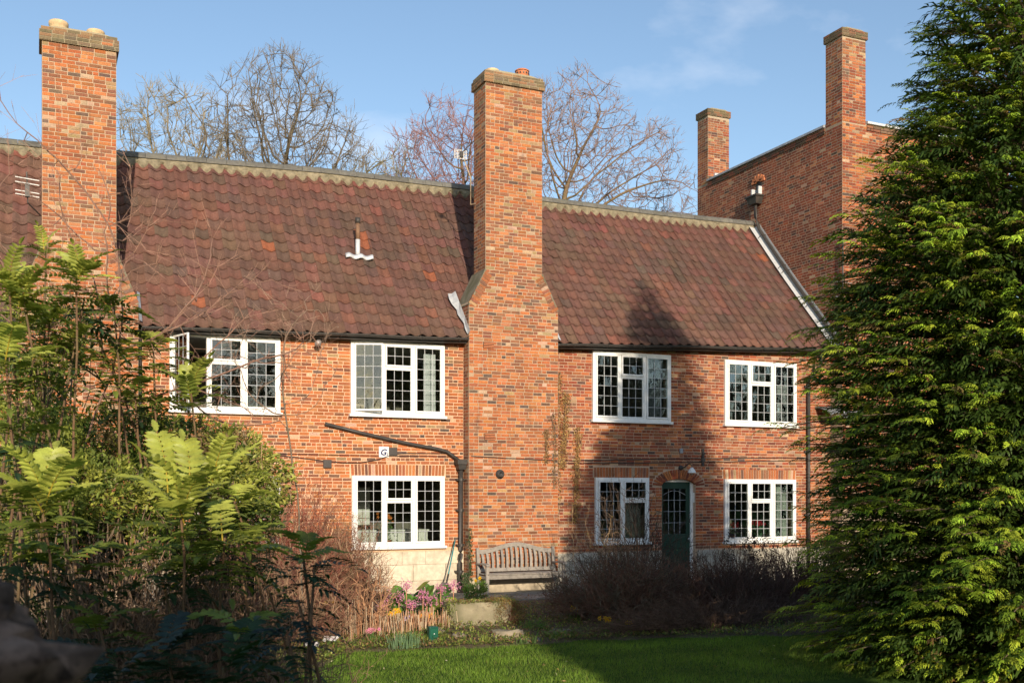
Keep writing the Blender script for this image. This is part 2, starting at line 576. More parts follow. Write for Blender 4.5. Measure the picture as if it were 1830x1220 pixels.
def brick_face(O, U, Nn, width, z0, z1, openings=(), span=None, pal=PAL_ORANGE, course=COURSE, blen=0.232, palfn=None, wave=0.006, proud=None):
    """bricks of one wall face. O: origin at ground level, U: direction along the wall, Nn: outward normal.
    openings (u0,u1,z0,z1); span(z)->(u0,u1). Returns records (matrix, size, colour)."""
    O = Vector(O); U = Vector(U); Nn = Vector(Nn)
    recs = []
    if proud is None: proud = 1.0 if abs(Nn.y) > .5 else 0.0
    nc = int((z1 - z0) / course)
    R3 = Matrix((U, -Nn, Vector((0, 0, 1)))).transposed()
    for k in range(nc):
        zc = z0 + (k + 0.5) * course
        a, b = (0, width) if span is None else span(zc)
        if b - a < 0.04: continue
        segs = [(a, b)]
        for (u0, u1, w0, w1) in openings:
            if w0 - 0.02 < zc < w1 + 0.02:
                ns = []
                for (s0, s1) in segs:
                    if u1 <= s0 or u0 >= s1: ns.append((s0, s1)); continue
                    if u0 > s0: ns.append((s0, u0))
                    if u1 < s1: ns.append((u1, s1))
                segs = ns
        header = (k % 4 == 3)
        for (s0, s1) in segs:
            if s1 - s0 < 0.03: continue
            u = s0
            first = True
            while u < s1 - 0.02:
                if first and k % 2: L = 0.116
                elif header and rnd.random() < 0.75: L = 0.116
                elif rnd.random() < 0.12: L = 0.116
                else: L = blen
                L *= rnd.uniform(0.93, 1.06)
                first = False
                if u + L > s1 - 0.07: L = s1 - u
                hgt = course - 0.0145 + rnd.uniform(-.0035, .0025)
                pr = rnd.uniform(-.0045, .0025) if proud else rnd.uniform(-.0057, -.0051)
                dp = 0.05
                dz = wave * math.sin((u + O.x) * 1.7) + rnd.uniform(-.0015, .0015)
                p = O + U * (u + L / 2) + Nn * (0.006 + pr - dp / 2)
                p.z = zc + dz
                pl = palfn(u, zc) if palfn else pal
                Mx = Matrix.Translation(p) @ R3.to_4x4() @ Matrix.Rotation(rnd.uniform(-.012, .012), 4, 'Y')
                recs.append((Mx, (max(L - 0.0155, 0.02), dp, hgt), pick(pl)))
                u += L
    return recs


def proj(p):
    s, c = math.sin(TH), math.cos(TH)
    d = p[0] * s + p[1] * c
    return 915 + 1900 * (p[0] * c - p[1] * s) / d, 880 - 1900 * (p[2] - EYE) / d, d


BOXF = np.array([(0, 3, 2, 1), (4, 5, 6, 7), (0, 1, 5, 4), (1, 2, 6, 5), (2, 3, 7, 6), (3, 0, 4, 7)])
BOXV = np.array([(-.5, -.5, -.5), (.5, -.5, -.5), (.5, .5, -.5), (-.5, .5, -.5), (-.5, -.5, .5), (.5, -.5, .5), (.5, .5, .5), (-.5, .5, .5)])


def put_bricks(recs, parent, n_single, me=None, visible=None, name='brick', mat=None):
    """the n_single bricks that show largest become parts, the rest one joined piece"""
    me = me or unit_brick
    def key(r):
        u, v, d = proj(r[0].translation)
        s = d
        if not (0 <= u <= 1830 and 0 <= v <= 1220): s += 100
        if visible and not visible(u, v): s += 100
        return s - 8 * r[1][0]
    recs = sorted(recs, key=key)
    for (Mx, sz, col) in recs[:n_single]:
        obj(name, me, parent, Mx @ Matrix.Diagonal((*sz, 1)), col)
    rest = recs[n_single:]
    if rest:
        A = np.array([np.array(r[0] @ Matrix.Diagonal((*r[1], 1))) for r in rest])
        Vv = np.einsum('nij,vj->nvi', A[:, :3, :3], BOXV) + A[:, None, :3, 3]
        Ff = (np.arange(len(rest)) * 8)[:, None, None] + BOXF[None]
        cols = np.repeat(np.array([r[2] for r in rest]), 6, axis=0)
        o = obj('far_bricks', mesh_np('far_bricks', Vv.reshape(-1, 3), Ff.reshape(-1, 4), mat or me.materials[0], cols), parent)
        o['kind'] = 'stuff'


def wall_with_holes(mb, x0, x1, y0, y1, z0, z1, holes):
    xs = sorted({x0, x1, *[h[0] for h in holes], *[h[1] for h in holes]})
    xs = [x for x in xs if x0 <= x <= x1]
    for a, b in zip(xs[:-1], xs[1:]):
        m = (a + b) / 2
        hz = sorted([(h[2], h[3]) for h in holes if h[0] < m < h[1]])
        z = z0
        for (p, q) in hz:
            if p > z: mb.box((a, y0, z), (b, y1, p))
            z = max(z, q)
        if z < z1: mb.box((a, y0, z), (b, y1, z1))


# ------------------------------------------------------------------ windows
def lattice_bars(mb, M, w0, w1, h0, h1, nx, nz, t=0.011):
    for i in range(1, nx):
        x = w0 + (w1 - w0) * i / nx
        mb.box((x - t / 2, -0.006, h0), (x + t / 2, 0.008, h1), M)
    for j in range(1, nz):
        z = h0 + (h1 - h0) * j / nz
        mb.box((w0, -0.0055, z - t / 2), (w1, 0.0075, z + t / 2), M)


mb = MB(); mb.box((-.5, -.5, -.5), (.5, .5, .5))
unit_pane = mesh_np('pane', mb.v, mb.f, m_glass, mb.c)


def light(win, x0, x1, z0, z1, y, nx, nz, swing=0.0, hinge='l', st=0.036, plain=False):
    """one glazed light: casement frame, lead lattice, panes; swing opens it outwards"""
    hx = x0 if hinge == 'l' else x1
    sg = -1 if hinge == 'l' else 1
    M = Matrix.Translation((hx, y, 0)) @ Matrix.Rotation(sg * swing, 4, 'Z') @ Matrix.Translation((-hx, 0, 0))
    fb = MB()
    fb.box((x0, -.02, z0), (x0 + st, .022, z1), M)
    fb.box((x1 - st, -.02, z0), (x1, .022, z1), M)
    fb.box((x0 + st, -.019, z1 - st), (x1 - st, .021, z1), M)
    fb.box((x0 + st, -.019, z0), (x1 - st, .021, z0 + st * 1.15), M)
    fb.obj('casement', m_white, win, bevel=0.004)
    a, b, c, d = x0 + st, x1 - st, z0 + st * 1.15, z1 - st
    if not plain:
        lb = MB(); lattice_bars(lb, M, a, b, c, d, nx, nz); lb.obj('lead_lattice', m_camew, win)
    else: nx = nz = 1
    for i in range(nx):
        for j in range(nz):
            cx = a + (b - a) * (i + .5) / nx; cz = c + (d - c) * (j + .5) / nz
            Mp = M @ Matrix.Translation((cx, 0.002, cz)) @ Euler((rnd.gauss(0, .008), 0, rnd.gauss(0, .008))).to_matrix().to_4x4() @ Matrix.Diagonal(((b - a) / nx - .002, .003, (d - c) / nz - .002, 1))
            obj('pane', unit_pane, win, Mp)


def make_window(house, x0, x1, z0, z1, nl=3, swing=(0, 0, 0), cols=3, rows=6, center_plain=False, yoff=0.0, tilt=0.0):
    """white timber window: own mesh is the outer frame; lights, panes, sill, hinges below it"""
    y = YW - 0.035 + yoff
    fw = 0.075; mw = 0.068
    sill_h = 0.06
    fb = MB()
    zb = z0 + sill_h
    fb.box((x0, y - .03, zb), (x0 + fw, y + .09, z1))
    fb.box((x1 - fw, y - .03, zb), (x1, y + .09, z1))
    fb.box((x0 + fw, y - .029, z1 - fw), (x1 - fw, y + .089, z1))
    fb.box((x0 + fw, y - .029, zb), (x1 - fw, y + .089, zb + .06))
    inner0, inner1 = x0 + fw, x1 - fw
    lw = (inner1 - inner0 - mw * (nl - 1)) / nl
    for i in range(1, nl):
        xm = inner0 + lw * i + mw * (i - 1)
        fb.box((xm, y - .028, zb + .06), (xm + mw, y + .088, z1 - fw))
    win = fb.obj('window', m_white, house, bevel=0.004)
    sb = MB(); sb.box((x0 - .04, y - .085, z0), (x1 + .04, y + .05, z0 + sill_h - .002)); sb.obj('sill', m_white, win, bevel=0.005)
    hb = MB()
    for i in range(nl):
        a = inner0 + i * (lw + mw); b = a + lw
        za, zc = zb + .064, z1 - fw - .004
        if i == 1 or (nl == 2 and i == 1):
            zt = zc - (zc - za) * 0.335
            light(win, a + .004, b - .004, zt + .02, zc, y - .035, cols, 2)
            tb = MB(); tb.box((a, y - .026, zt - .02), (b, y + .086, zt + .018)); tb.obj('transom', m_white, win, bevel=0.003)
            light(win, a + .004, b - .004, za, zt - .022, y, cols, rows - 2, plain=center_plain, st=0.03)
        else:
            light(win, a + .004, b - .004, za, zc, y - .034, cols, rows, swing=swing[i], hinge='l' if i == 0 else 'r')
            hx = a if i == 0 else b
            for zz in (za + .1, zc - .08):
                hb.box((hx - .012, y - .068, zz - .03), (hx + .012, y - .05, zz + .03))
    hb.obj('hinge', m_white, win)
    return win


def curtain(x0, x1, z0, z1, y, col, label, folds=9):
    n = folds * 4
    vs = []
    for i in range(n + 1):
        x = x0 + (x1 - x0) * i / n
        yy = y + 0.025 * math.sin(i * PI / 2) + rnd.uniform(-.004, .004)
        for (z, k) in ((z0, 1.3), (z1, 0.7)):
            vs.append(Vector((x, y + (yy - y) * k, z)))
    mbb = MB()
    mbb.quad_idx(vs + [v + Vector((0, .006, 0)) for v in vs],
                 [(2 * i, 2 * i + 2, 2 * i + 3, 2 * i + 1) for i in range(n)] + [(2 * n + 2 + 2 * i, 2 * n + 3 + 2 * i, 2 * n + 5 + 2 * i, 2 * n + 4 + 2 * i) for i in range(n)])
    o = mbb.obj('curtain', m_cloth, None, smooth=True, color=col)
    return tag(o, label, 'curtain', 'curtains and blinds behind the windows')


# ------------------------------------------------------------------ roofs
EAVE = [(-4, 5.58), (1.95, 5.673), (8.96, 5.847), (11.31, 5.855), (15.4, 6.03), (19.75, 6.19)]
RIDG = [(-4, 9.95), (1.77, 10.055), (6.5, 10.25), (10.6, 10.289), (12.75, 10.23), (16.5, 10.24), (19.9, 10.30)]


def lerp_tab(tab, x):
    if x <= tab[0][0]: return tab[0][1]
    for a, b in zip(tab[:-1], tab[1:]):
        if x <= b[0]: return a[1] + (b[1] - a[1]) * (x - a[0]) / (b[0] - a[0])
    return tab[-1][1]


YE, YR = 22.55, 26.25


def roof_pt(x, s, off=0.0):
    ze, zr = lerp_tab(EAVE, x), lerp_tab(RIDG, x)
    y = YE + (YR - YE) * s
    z = ze + (zr - ze) * s - 0.05 * math.sin(PI * s) + 0.02 * math.sin(x * 1.1 + s * 3) * math.sin(PI * s)
    sl = math.atan2(zr - ze, YR - YE)
    return Vector((x, y - math.sin(sl) * off, z + math.cos(sl) * off))


TW, TL = 0.284, 0.41           # pantile cover width and length
NSEG = 8
prof = []
for i in range(NSEG + 1):
    t = i / NSEG
    x = (t - 0.5) * (TW + 0.028)
    z = 0.034 * math.cos(2 * PI * (t - 0.10)) + (0.010 if t < 0.12 else 0)
    prof.append((x, z))
tv = []
for (yy, dz) in ((0, 0.024), (TL, 0.0)):
    for (x, z) in prof: tv.append((x, yy, z + dz))
for (x, z) in prof: tv.append((x, 0.004, z + 0.024 - 0.015))
n1 = NSEG + 1
tf = [(i, i + 1, n1 + i + 1, n1 + i) for i in range(NSEG)] + [(2 * n1 + i, 2 * n1 + i + 1, i + 1, i) for i in range(NSEG)]
TILE_V = np.array(tv); TILE_F = np.array(tf)
tile_me = mesh_np('roof_tile', TILE_V, TILE_F, m_tile, smooth=False)
for p_ in tile_me.polygons:
    p_.use_smooth = p_.index < NSEG
PAL_TILE = [((0.165, 0.080, 0.061), 36), ((0.155, 0.080, 0.061), 34), ((0.145, 0.081, 0.061), 24), ((0.185, 0.079, 0.058), 8), ((0.132, 0.081, 0.062), 6)]


def make_roof(house, xa, xb, n_single, oranges=(), ridge_single=True, skip=None, verge_l=0, verge_r=0):
    root = bpy.data.objects.new('roof', None)
    # under-tile slab is the roof's own mesh
    vs = []; fs = []
    nx = 24
    for i in range(nx + 1):
        x = xa + (xb - xa) * i / nx
        for s in (0.01, 0.25, 0.5, 0.75, 1.0):
            vs.append(roof_pt(x, s, -0.05))
        p = roof_pt(x, 1.0, -0.05); vs.append(Vector((x, YR + 3.7, p.z - 4.4)))
    for i in range(nx):
        for j in range(5):
            a = i * 6 + j
            fs.append((a, a + 6, a + 7, a + 1))
    mbb = MB(); mbb.quad_idx(vs, fs)
    roof = mbb.obj('roof', m_iron, house)
    NR = 17
    cols_ = int(round((xb - xa) / TW))
    cw = (xb - xa) / cols_
    recs = []
    for j in range(NR):
        for i in range(cols_):
            x = xa + (i + 0.5) * cw
            s0 = (j - 0.12) / NR; s1 = (j + 1) / NR
            p0 = roof_pt(x, s0, 0.012); p1 = roof_pt(x, s1, 0.012)
            if skip and skip(x, p0): continue
            yv = (p1 - p0).normalized()
            xv = Vector((1, 0, (lerp_tab(EAVE, x + .3) - lerp_tab(EAVE, x - .3)) / .6)).normalized()
            zv = xv.cross(yv).normalized(); xv = yv.cross(zv)
            Mx = Matrix.Translation(p0 + Vector((rnd.uniform(-.006, .006), 0, 0)) + yv * rnd.uniform(-.012, .012)) @ Matrix((xv, yv, zv)).transposed().to_4x4() \
                @ Euler((rnd.gauss(0, .01), rnd.gauss(0, .014), rnd.gauss(0, .012))).to_matrix().to_4x4() @ Matrix.Diagonal((cw / TW, 1, 1, 1))
            col = pick(PAL_TILE)
            if j > 13: col = tuple(c * k for c, k in zip(col, (1.12, 1.0, 1.0)))
            for (ox, oz) in oranges:
                if abs(x - ox) < cw / 2 and abs((p0.z + p1.z) / 2 - oz) < 0.13: col = (0.30, 0.10, 0.05)
            recs.append((Mx, col, p0))
    def key(r):
        u, v, d = proj(r[2])
        return d + (0 if 0 <= u <= 1830 and v > 0 else 100)
    recs.sort(key=key)
    for (Mx, col, _) in recs[:n_single]:
        obj('roof_tile', tile_me, roof, Mx, col)
    rest = recs[n_single:]
    if rest:
        A = np.array([np.array(r[0]) for r in rest])
        Vv = np.einsum('nij,vj->nvi', A[:, :3, :3], TILE_V) + A[:, None, :3, 3]
        Ff = (np.arange(len(rest)) * len(TILE_V))[:, None, None] + TILE_F[None]
        cc = np.repeat(np.array([r[1] for r in rest]), len(TILE_F), axis=0)
        o = obj('upper_roof_tiles', mesh_np('upper_roof_tiles', Vv.reshape(-1, 3), Ff.reshape(-1, 4), m_tile, cc), roof)
        o['kind'] = 'stuff'
    # mortar bedding with a wavy lower edge, then ridge tiles
    mbb = MB()
    nn = int((xb - xa) / 0.04)
    vs = []
    for i in range(nn + 1):
        x = xa + (xb - xa) * i / nn
        ph = ((x - xa) / cw) % 1.0
        wv = 0.045 * math.cos(2 * PI * (ph - 0.12))
        lowr = 0.960 + 0.010 * math.cos(2 * PI * (ph - .12)) + rnd.uniform(-.004, .004)
        vs.append(roof_pt(x, lowr, 0.045 + wv * 0.7))
        vs.append(roof_pt(x, 0.968, 0.115 + rnd.uniform(-.006, .006)))
        vs.append(roof_pt(x, 1.0, 0.12))
        vs.append(roof_pt(x, 0.95, -0.03))
    fs = []
    for i in range(nn):
        a = i * 4
        fs += [(a, a + 4, a + 5, a + 1), (a + 1, a + 5, a + 6, a + 2), (a + 3, a + 7, a + 4, a)]
    mbb.quad_idx(vs, fs)
    mbb.obj('ridge_mortar', m_bed, roof, smooth=True)
    x = xa
    while x < xb - 0.05:
        L = min(0.46, xb - x)
        a = roof_pt(x + .004, 1.0, 0); b = roof_pt(x + L - .004, 1.0, 0)
        rb = MB()
        ring = []
        for p in (a, b):
            for rr in (0.17, 0.15):
                for k in range(9):
                    t = PI * (k / 8)
                    ring.append(Vector((p.x, YR - math.cos(t) * rr * 1.1, p.z + 0.005 + math.sin(t) * rr + rnd.uniform(0, .002))))
        f2 = []
        for k in range(8):
            f2 += [(k, k + 1, 18 + k + 1, 18 + k), (9 + k, 27 + k, 28 + k, 10 + k), (k, 9 + k, 10 + k, k + 1), (18 + k, 19 + k, 28 + k, 27 + k)]
        f2 += [(0, 18, 27, 9), (8, 17, 35, 26)]
        sh = rnd.uniform(.8, 1.2)
        rb.quad_idx(ring, f2, (sh, sh, sh))
        rb.obj('ridge_tile', m_ridge, roof)
        x += L
    return roof


def gutter(house, xa, xb):
    n = 14
    ring = []
    nseg = 10
    for i in range(nseg + 1):
        x = xa + (xb - xa) * i / nseg
        z = lerp_tab(EAVE, x) - 0.035 + 0.008 * math.sin(x * 2.2)
        for k in range(9):
            t = PI + PI * k / 8
            ring.append(Vector((x, YE - 0.055 + math.cos(t) * .065, z + math.sin(t) * .065)))
        for k in range(9):
            t = 2 * PI - PI * k / 8
            ring.append(Vector((x, YE - 0.055 + math.cos(t) * .058, z + math.sin(t) * .058)))
    fs = []
    for i in range(nseg):
        for k in range(18):
            a = i * 18 + k; b = i * 18 + (k + 1) % 18
            fs.append((a, a + 18, b + 18, b))
    fs += [tuple(range(18)), tuple(nseg * 18 + 17 - k for k in range(18))]
    mbb = MB(); mbb.quad_idx(ring, fs)
    gt = mbb.obj('gutter', m_iron, house, smooth=False)
    x = xa + 0.4
    while x < xb:
        z = lerp_tab(EAVE, x) - 0.035
        bb = MB()
        pts = [(x, YE - 0.055 + math.cos(PI + PI * k / 6) * .072, z + math.sin(PI + PI * k / 6) * .072) for k in range(7)]
        bb.tube(pts, 0.011, 4); bb.box((x - .012, YE, z + .0), (x + .012, YE + .14, z + .03))
        bb.obj('gutter_bracket', m_iron, gt)
        x += 0.92
    # fascia and soffit of dark boards
    fb = MB()
    for i in range(nseg):
        x0 = xa + (xb - xa) * i / nseg; x1 = xa + (xb - xa) * (i + 1) / nseg
        z0 = lerp_tab(EAVE, x0); z1 = lerp_tab(EAVE, x1)
        vs = [Vector(p) for p in ((x0, YE + .03, z0 - .13), (x1, YE + .03, z1 - .13), (x1, YW + .02, z1 - .13), (x0, YW + .02, z0 - .13),
                                  (x0, YE + .03, z0 - .012), (x1, YE + .03, z1 - .012), (x1, YW + .02, z1 + .2), (x0, YW + .02, z0 + .2))]
        fb.quad_idx(vs, [(0, 3, 2, 1), (4, 5, 6, 7), (0, 1, 5, 4), (1, 2, 6, 5), (2, 3, 7, 6), (3, 0, 4, 7)])
    fb.obj('fascia', m_iron, house)


def flat_arch(x0, x1, z, h=0.243):
    recs = []
    n = int((x1 - x0) / 0.078)
    for i in range(n):
        x = x0 + (i + 0.5) * (x1 - x0) / n
        Mx = Matrix.Translation((x, YW - 0.008 + .025 - rnd.uniform(0, .004), z + h / 2)) @ Matrix.Rotation((x - (x0 + x1) / 2) * 0.06, 4, 'Y')
        recs.append((Mx, ((x1 - x0) / n - .020, .05, h), pick(PAL_ORANGE if rnd.random() < .75 else PAL_BROWN)))
    return recs


# ------------------------------------------------------------------ the houses
def chimney_stack(house, name, sx0, sx1, bx0, bx1, ztop, zs0, zs1, y1, pal_hi, vis, n_single):
    """breast bx0..bx1 up to shoulder zs0, narrowing to stack sx0..sx1 at zs1"""
    cb = MB()
    g_ = 0.0004
    poly = [(bx0 + g_, 0), (bx1 - g_, 0), (bx1 - g_, zs0), (sx1 - g_, zs1), (sx1 - g_, ztop), (sx0 + g_, ztop), (sx0 + g_, zs1), (bx0 + g_, zs0)]
    cb.prism(poly, YC + .0025, y1 - .0025)
    ch = cb.obj(name, m_mortar, house, color=(0.48, 0.36, 0.25))
    def span(z):
        if z < zs0: return (bx0, bx1)
        if z < zs1:
            t = (z - zs0) / (zs1 - zs0)
            ins = 0.10 * (1 - abs(2 * t - 1)) + 0.03
            return (bx0 + (sx0 - bx0) * t + ins, bx1 + (sx1 - bx1) * t - ins)
        return (sx0, sx1)
    def sp(z):
        a, b = span(z); return (a - bx0, b - bx0)
    recs = brick_face((bx0, YC, 0), (1, 0, 0), (0, -1, 0), bx1 - bx0, 0.36, ztop - .28, span=sp, palfn=pal_hi)
    # side faces
    dep = y1 - YC
    recs += brick_face((sx0, y1, 0), (0, -1, 0), (-1, 0, 0), dep - .02, zs1, ztop - .28, palfn=pal_hi)
    recs += brick_face((sx1, YC + .02, 0), (0, 1, 0), (1, 0, 0), dep - .02, zs1, ztop - .28, palfn=pal_hi)
    recs += brick_face((bx0, YW + .1, 0), (0, -1, 0), (-1, 0, 0), YW + .1 - YC - .02, 0.36, zs0, pal=PAL_BROWN)
    recs += brick_face((bx1, YC + .02, 0), (0, 1, 0), (1, 0, 0), YW + .1 - YC - .02, 0.36, zs0, pal=PAL_BROWN)
    # tumbled-in bricks along the shoulders, laid square to the slope
    for sgn, (ax, bx) in ((1, (bx0, sx0)), (-1, (bx1, sx1))):
        a = Vector((ax, 0, zs0)); b = Vector((bx, 0, zs1)); d = (b - a); L = d.length; d.normalize()
        n_ = max(3, int(L / COURSE))
        ang = math.atan2(d.z, d.x)
        nn_ = Vector((d.z, 0, -d.x)) * (1 if sgn > 0 else -1)
        for i in range(n_):
            p = a + d * (L * (i + .5) / n_)
            bl = 0.19
            q = p + nn_ * (bl / 2 - 0.01)
            Mx = Matrix.Translation((q.x, YC + .02 - rnd.uniform(0, .003), q.z)) @ Matrix.Rotation(-(ang + PI / 2), 4, 'Y')
            recs.append((Mx, (bl, .062, L / n_ - .012), pick(PAL_BROWN)))
    # the weathered slope on top of each shoulder
    for (ax, bx) in ((bx0, sx0), (bx1, sx1)):
        sg = -1 if bx > ax else 1
        sb = MB()
        a = (ax + sg * .012, zs0 - .03); b = (bx + sg * .012, zs1 + .05)
        sb.prism([a, (a[0] - sg * .03, a[1] - .01), (b[0] - sg * .03, b[1] - .02), b], YC - .012, y1 + .1)
        sb.obj('weathering', m_rock, ch, color=(.24, .21, .15))
    # oversailing cap
    c0, c1 = sx0 - .05, sx1 + .05
    crecs = []
    for k in range(4):
        z = ztop - .28 + k * .07
        o_ = 0.05 if k < 3 else .02
        for (O, U, Nn, W_) in (((sx0 - o_, YC - o_, 0), (1, 0, 0), (0, -1, 0), sx1 - sx0 + 2 * o_), ((sx0 - o_, y1 + o_, 0), (0, -1, 0), (-1, 0, 0), dep + 2 * o_), ((sx1 + o_, YC - o_, 0), (0, 1, 0), (1, 0, 0), dep + 2 * o_)):
            crecs += brick_face(O, U, Nn, W_, z, z + .071, course=.07, pal=[((0.21, 0.15, 0.09), 20), ((0.30, 0.17, 0.09), 12), ((0.16, 0.13, 0.08), 12), ((.4, .16, .07), 3)])
    kb = MB()
    kb.box((sx0 - .045, YC - .045, ztop - .279), (sx1 + .045, y1 + .045, ztop - .07))
    kb.box((sx0 - .018, YC - .018, ztop - .0705), (sx1 + .018, y1 + .018, ztop))
    kb.prism([(sx0 + .02, ztop), (sx1 - .02, ztop), (sx1 - .25, ztop + .05), (sx0 + .25, ztop + .05)], YC + .03, y1 - .03)
    cap = kb.obj('chimney_cap', m_mortar, ch, color=(.35, .3, .2))
    put_bricks(recs, ch, n_single, visible=vis)
    A = crecs
    put_bricks(A, ch, min(40, len(A)), visible=vis)
    return ch


def pot(ch, x, y, z, r, h, mat, holes=False):
    pb = MB()
    pb.lathe((x, y, z), [(r * .98, 0), (r * .98, h * .5), (r * 1.07, h * .6), (r * 1.08, h * .92), (r * 1.0, h), (r * .8, h), (r * .78, h * .2)], 20)
    p = pb.obj('chimney_pot', mat, ch, smooth=True)
    if holes:
        hb = MB()
        for k in range(14):
            t = 2 * PI * k / 14
            M = Matrix.Translation((x, y, z + h * .72)) @ Matrix.Rotation(t, 4, 'Z') @ Matrix.Translation((r * 1.13, 0, 0))
            hb.box((-.01, -.014, -.018), (.006, .014, .018), M)
        hb.obj('vent_slot', m_iron, p)  # dark boxes stand in for the shade inside the slots
        lid = MB(); lid.lathe((x, y, z + h), [(r * 1.15, 0), (r * 1.16, .02), (r * .9, .045), (0.01, .05)], 20); lid.obj('pot_lid', mat, p, smooth=True)
    return p


def hi_mid(u, z):
    if z < 6.0: return PAL_ORANGE if rnd.random() > .22 else PAL_BROWN
    if z < 9.0: return PAL_BROWN if rnd.random() < .82 else PAL_ORANGE
    if z > 11.0: return PAL_BROWN if rnd.random() < .8 else PAL_ORANGE
    return PAL_ORANGE if rnd.random() < .5 else PAL_BROWN


def hi_left(u, z):
    if 9.2 < z < 10.4: return PAL_BROWN if rnd.random() < .75 else PAL_ORANGE
    if z < 8.2 and z > 5: return PAL_BROWN if rnd.random() < .6 else PAL_ORANGE
    return PAL_ORANGE if rnd.random() < .55 else PAL_BROWN


# middle house ------------------------------------------------------
W1 = (2.55, 4.82, 3.95, 5.60); W2 = (6.37, 8.57, 3.98, 5.67); L1 = (3.02, 4.82, 1.17, 2.66); L2 = (6.40, 8.57, 1.04, 2.68)
mid = empty('terrace_house', (5.4, YW, 0), 'middle house of the terrace, broad chimney at one end, white vent pipe on the roof', 'house', 'brick houses of the terrace')
holes = [W1, W2, L1, L2]
mb = MB()
wall_with_holes(mb, 1.8, 9.2, YW + .002, YW + .3, 0, 5.72, holes)
wm = mb.obj('wall', m_mortar, mid, color=(0.72, 0.48, 0.31))
ops = [(a - 1.8, b - 1.8, c, d) for a, b, c, d in holes]
arch = [(6.36, 8.61, 2.685, 2.92), (2.98, 4.86, 2.665, 2.9)]
ops += [(a - 1.8, b - 1.8, c, d) for a, b, c, d in arch]
ops += [(4.9 - 1.8 - 8, 9.2 - 1.8, -1, 1.0)]


def wall_pal(u, z):
    r = rnd.random()
    if z > 5.1: return PAL_BROWN if r < .55 else PAL_ORANGE
    return PAL_ORANGE if r < .93 else PAL_BROWN


recs = brick_face((1.8, YW, 0), (1, 0, 0), (0, -1, 0), 7.25, 0.98, 5.72, ops, palfn=wall_pal)
for a in arch: recs += flat_arch(a[0] + .02, a[1] - .02, a[2])
put_bricks(recs, wm, 170, visible=lambda u, v: (u > 500 and v < 930 and not (610 < u < 800 and 620 < v < 745)))
# limestone plinth, block by block
mb = MB(); mb.box((-.5, -.5, -.5), (.5, .5, .5)); unit_block = mesh_np('stone_block', mb.v, mb.f, m_stone, mb.c)


def plinth(wall, x0, x1, y, heights, z0=0.0, tone=(0.66, 0.56, 0.42)):
    bb = MB(); bb.box((x0, y + .02, z0), (x1, y + .1, z0 + sum(heights) - .01)); pb = bb.obj('plinth_core', m_mortar, wall, color=(.45, .38, .28))
    z = z0
    for k, h in enumerate(heights):
        x = x0 - (0.2 if k % 2 else 0)
        while x < x1:
            L = rnd.uniform(0.55, 0.95)
            a, b = max(x, x0), min(x + L, x1)
            if b - a > .06:
                q = rnd.uniform(.86, 1.08)
                Mx = Matrix.Translation(((a + b) / 2, y + .04 - rnd.uniform(0, .008), z + h / 2)) @ Matrix.Diagonal((b - a - .008, .08, h - .008, 1))
                obj('stone_block', unit_block, wall, Mx, tuple(t * q for t in tone))
            x += L
        z += h


plinth(wm, 1.9, 9.04, YW - .045, (.31, .37, .30))
w1 = make_window(mid, *W1, swing=(1.25, 0, 0), rows=6)
w2 = make_window(mid, *W2, swing=(0.38, 0, 0), rows=6)
make_window(mid, *L1, rows=6)
make_window(mid, *L2, rows=6)
roof_mid = make_roof(mid, 1.0, 10.2, 300, oranges=[(3.08, 6.4), (8.7, 7.4), (7.3, 8.15), (7.3, 8.45), (4.9, 7.9)],
                     skip=lambda x, p: (8.95 < x < 11.4 and p.y < 22.65) or (x < 1.95 and p.y < 22.65))
gutter(mid, 1.98, 9.03)
mid_ch = chimney_stack(mid, 'chimney', 9.46, 10.90, 9.05, 11.32, 12.0, 6.62, 7.38, 23.21, hi_mid, lambda u, v: v < 900, 130)
pot(mid_ch, 9.78, 22.86, 12.03, .15, .14, m_pot)
pot(mid_ch, 10.55, 22.86, 12.03, .15, .22, m_terra, True)
# terracotta air bricks and a round flue outlet in the chimney breast
for (x, z) in ((9.53, 5.69), (9.56, 3.59)):
    ab = MB()
    ab.box((x - .13, YC - .012, z - .075), (x + .13, YC + .0, z + .075), col=(.10, .08, .07))  # dark backing colour stands in for the shaded gaps between slats
    for k in range(4): ab.box((x - .125, YC - .028, z - .065 + k * .036), (x + .125, YC - .011, z - .046 + k * .036), col=(1, 1, 1))
    ab.obj('air_brick', m_terra, mid_ch)
fb = MB()
MR = Matrix.Rotation(PI / 2, 4, 'X')
fb.lathe((9.81, YC - .008, 2.73), [(0.105, 0), (.105, .03), (.075, .035), (.07, .09), (.045, .09), (.04, .05), (0.001, .05)], 20, MR)
fb.obj('flue_outlet', m_iron, mid_ch, smooth=True)
pb = MB(); pb.box((9.05, YC - .04, 0), (11.32, YC + .0, .3)); pb.obj('chimney_plinth', m_stone, mid_ch, color=(.5, .42, .3), bevel=.01)
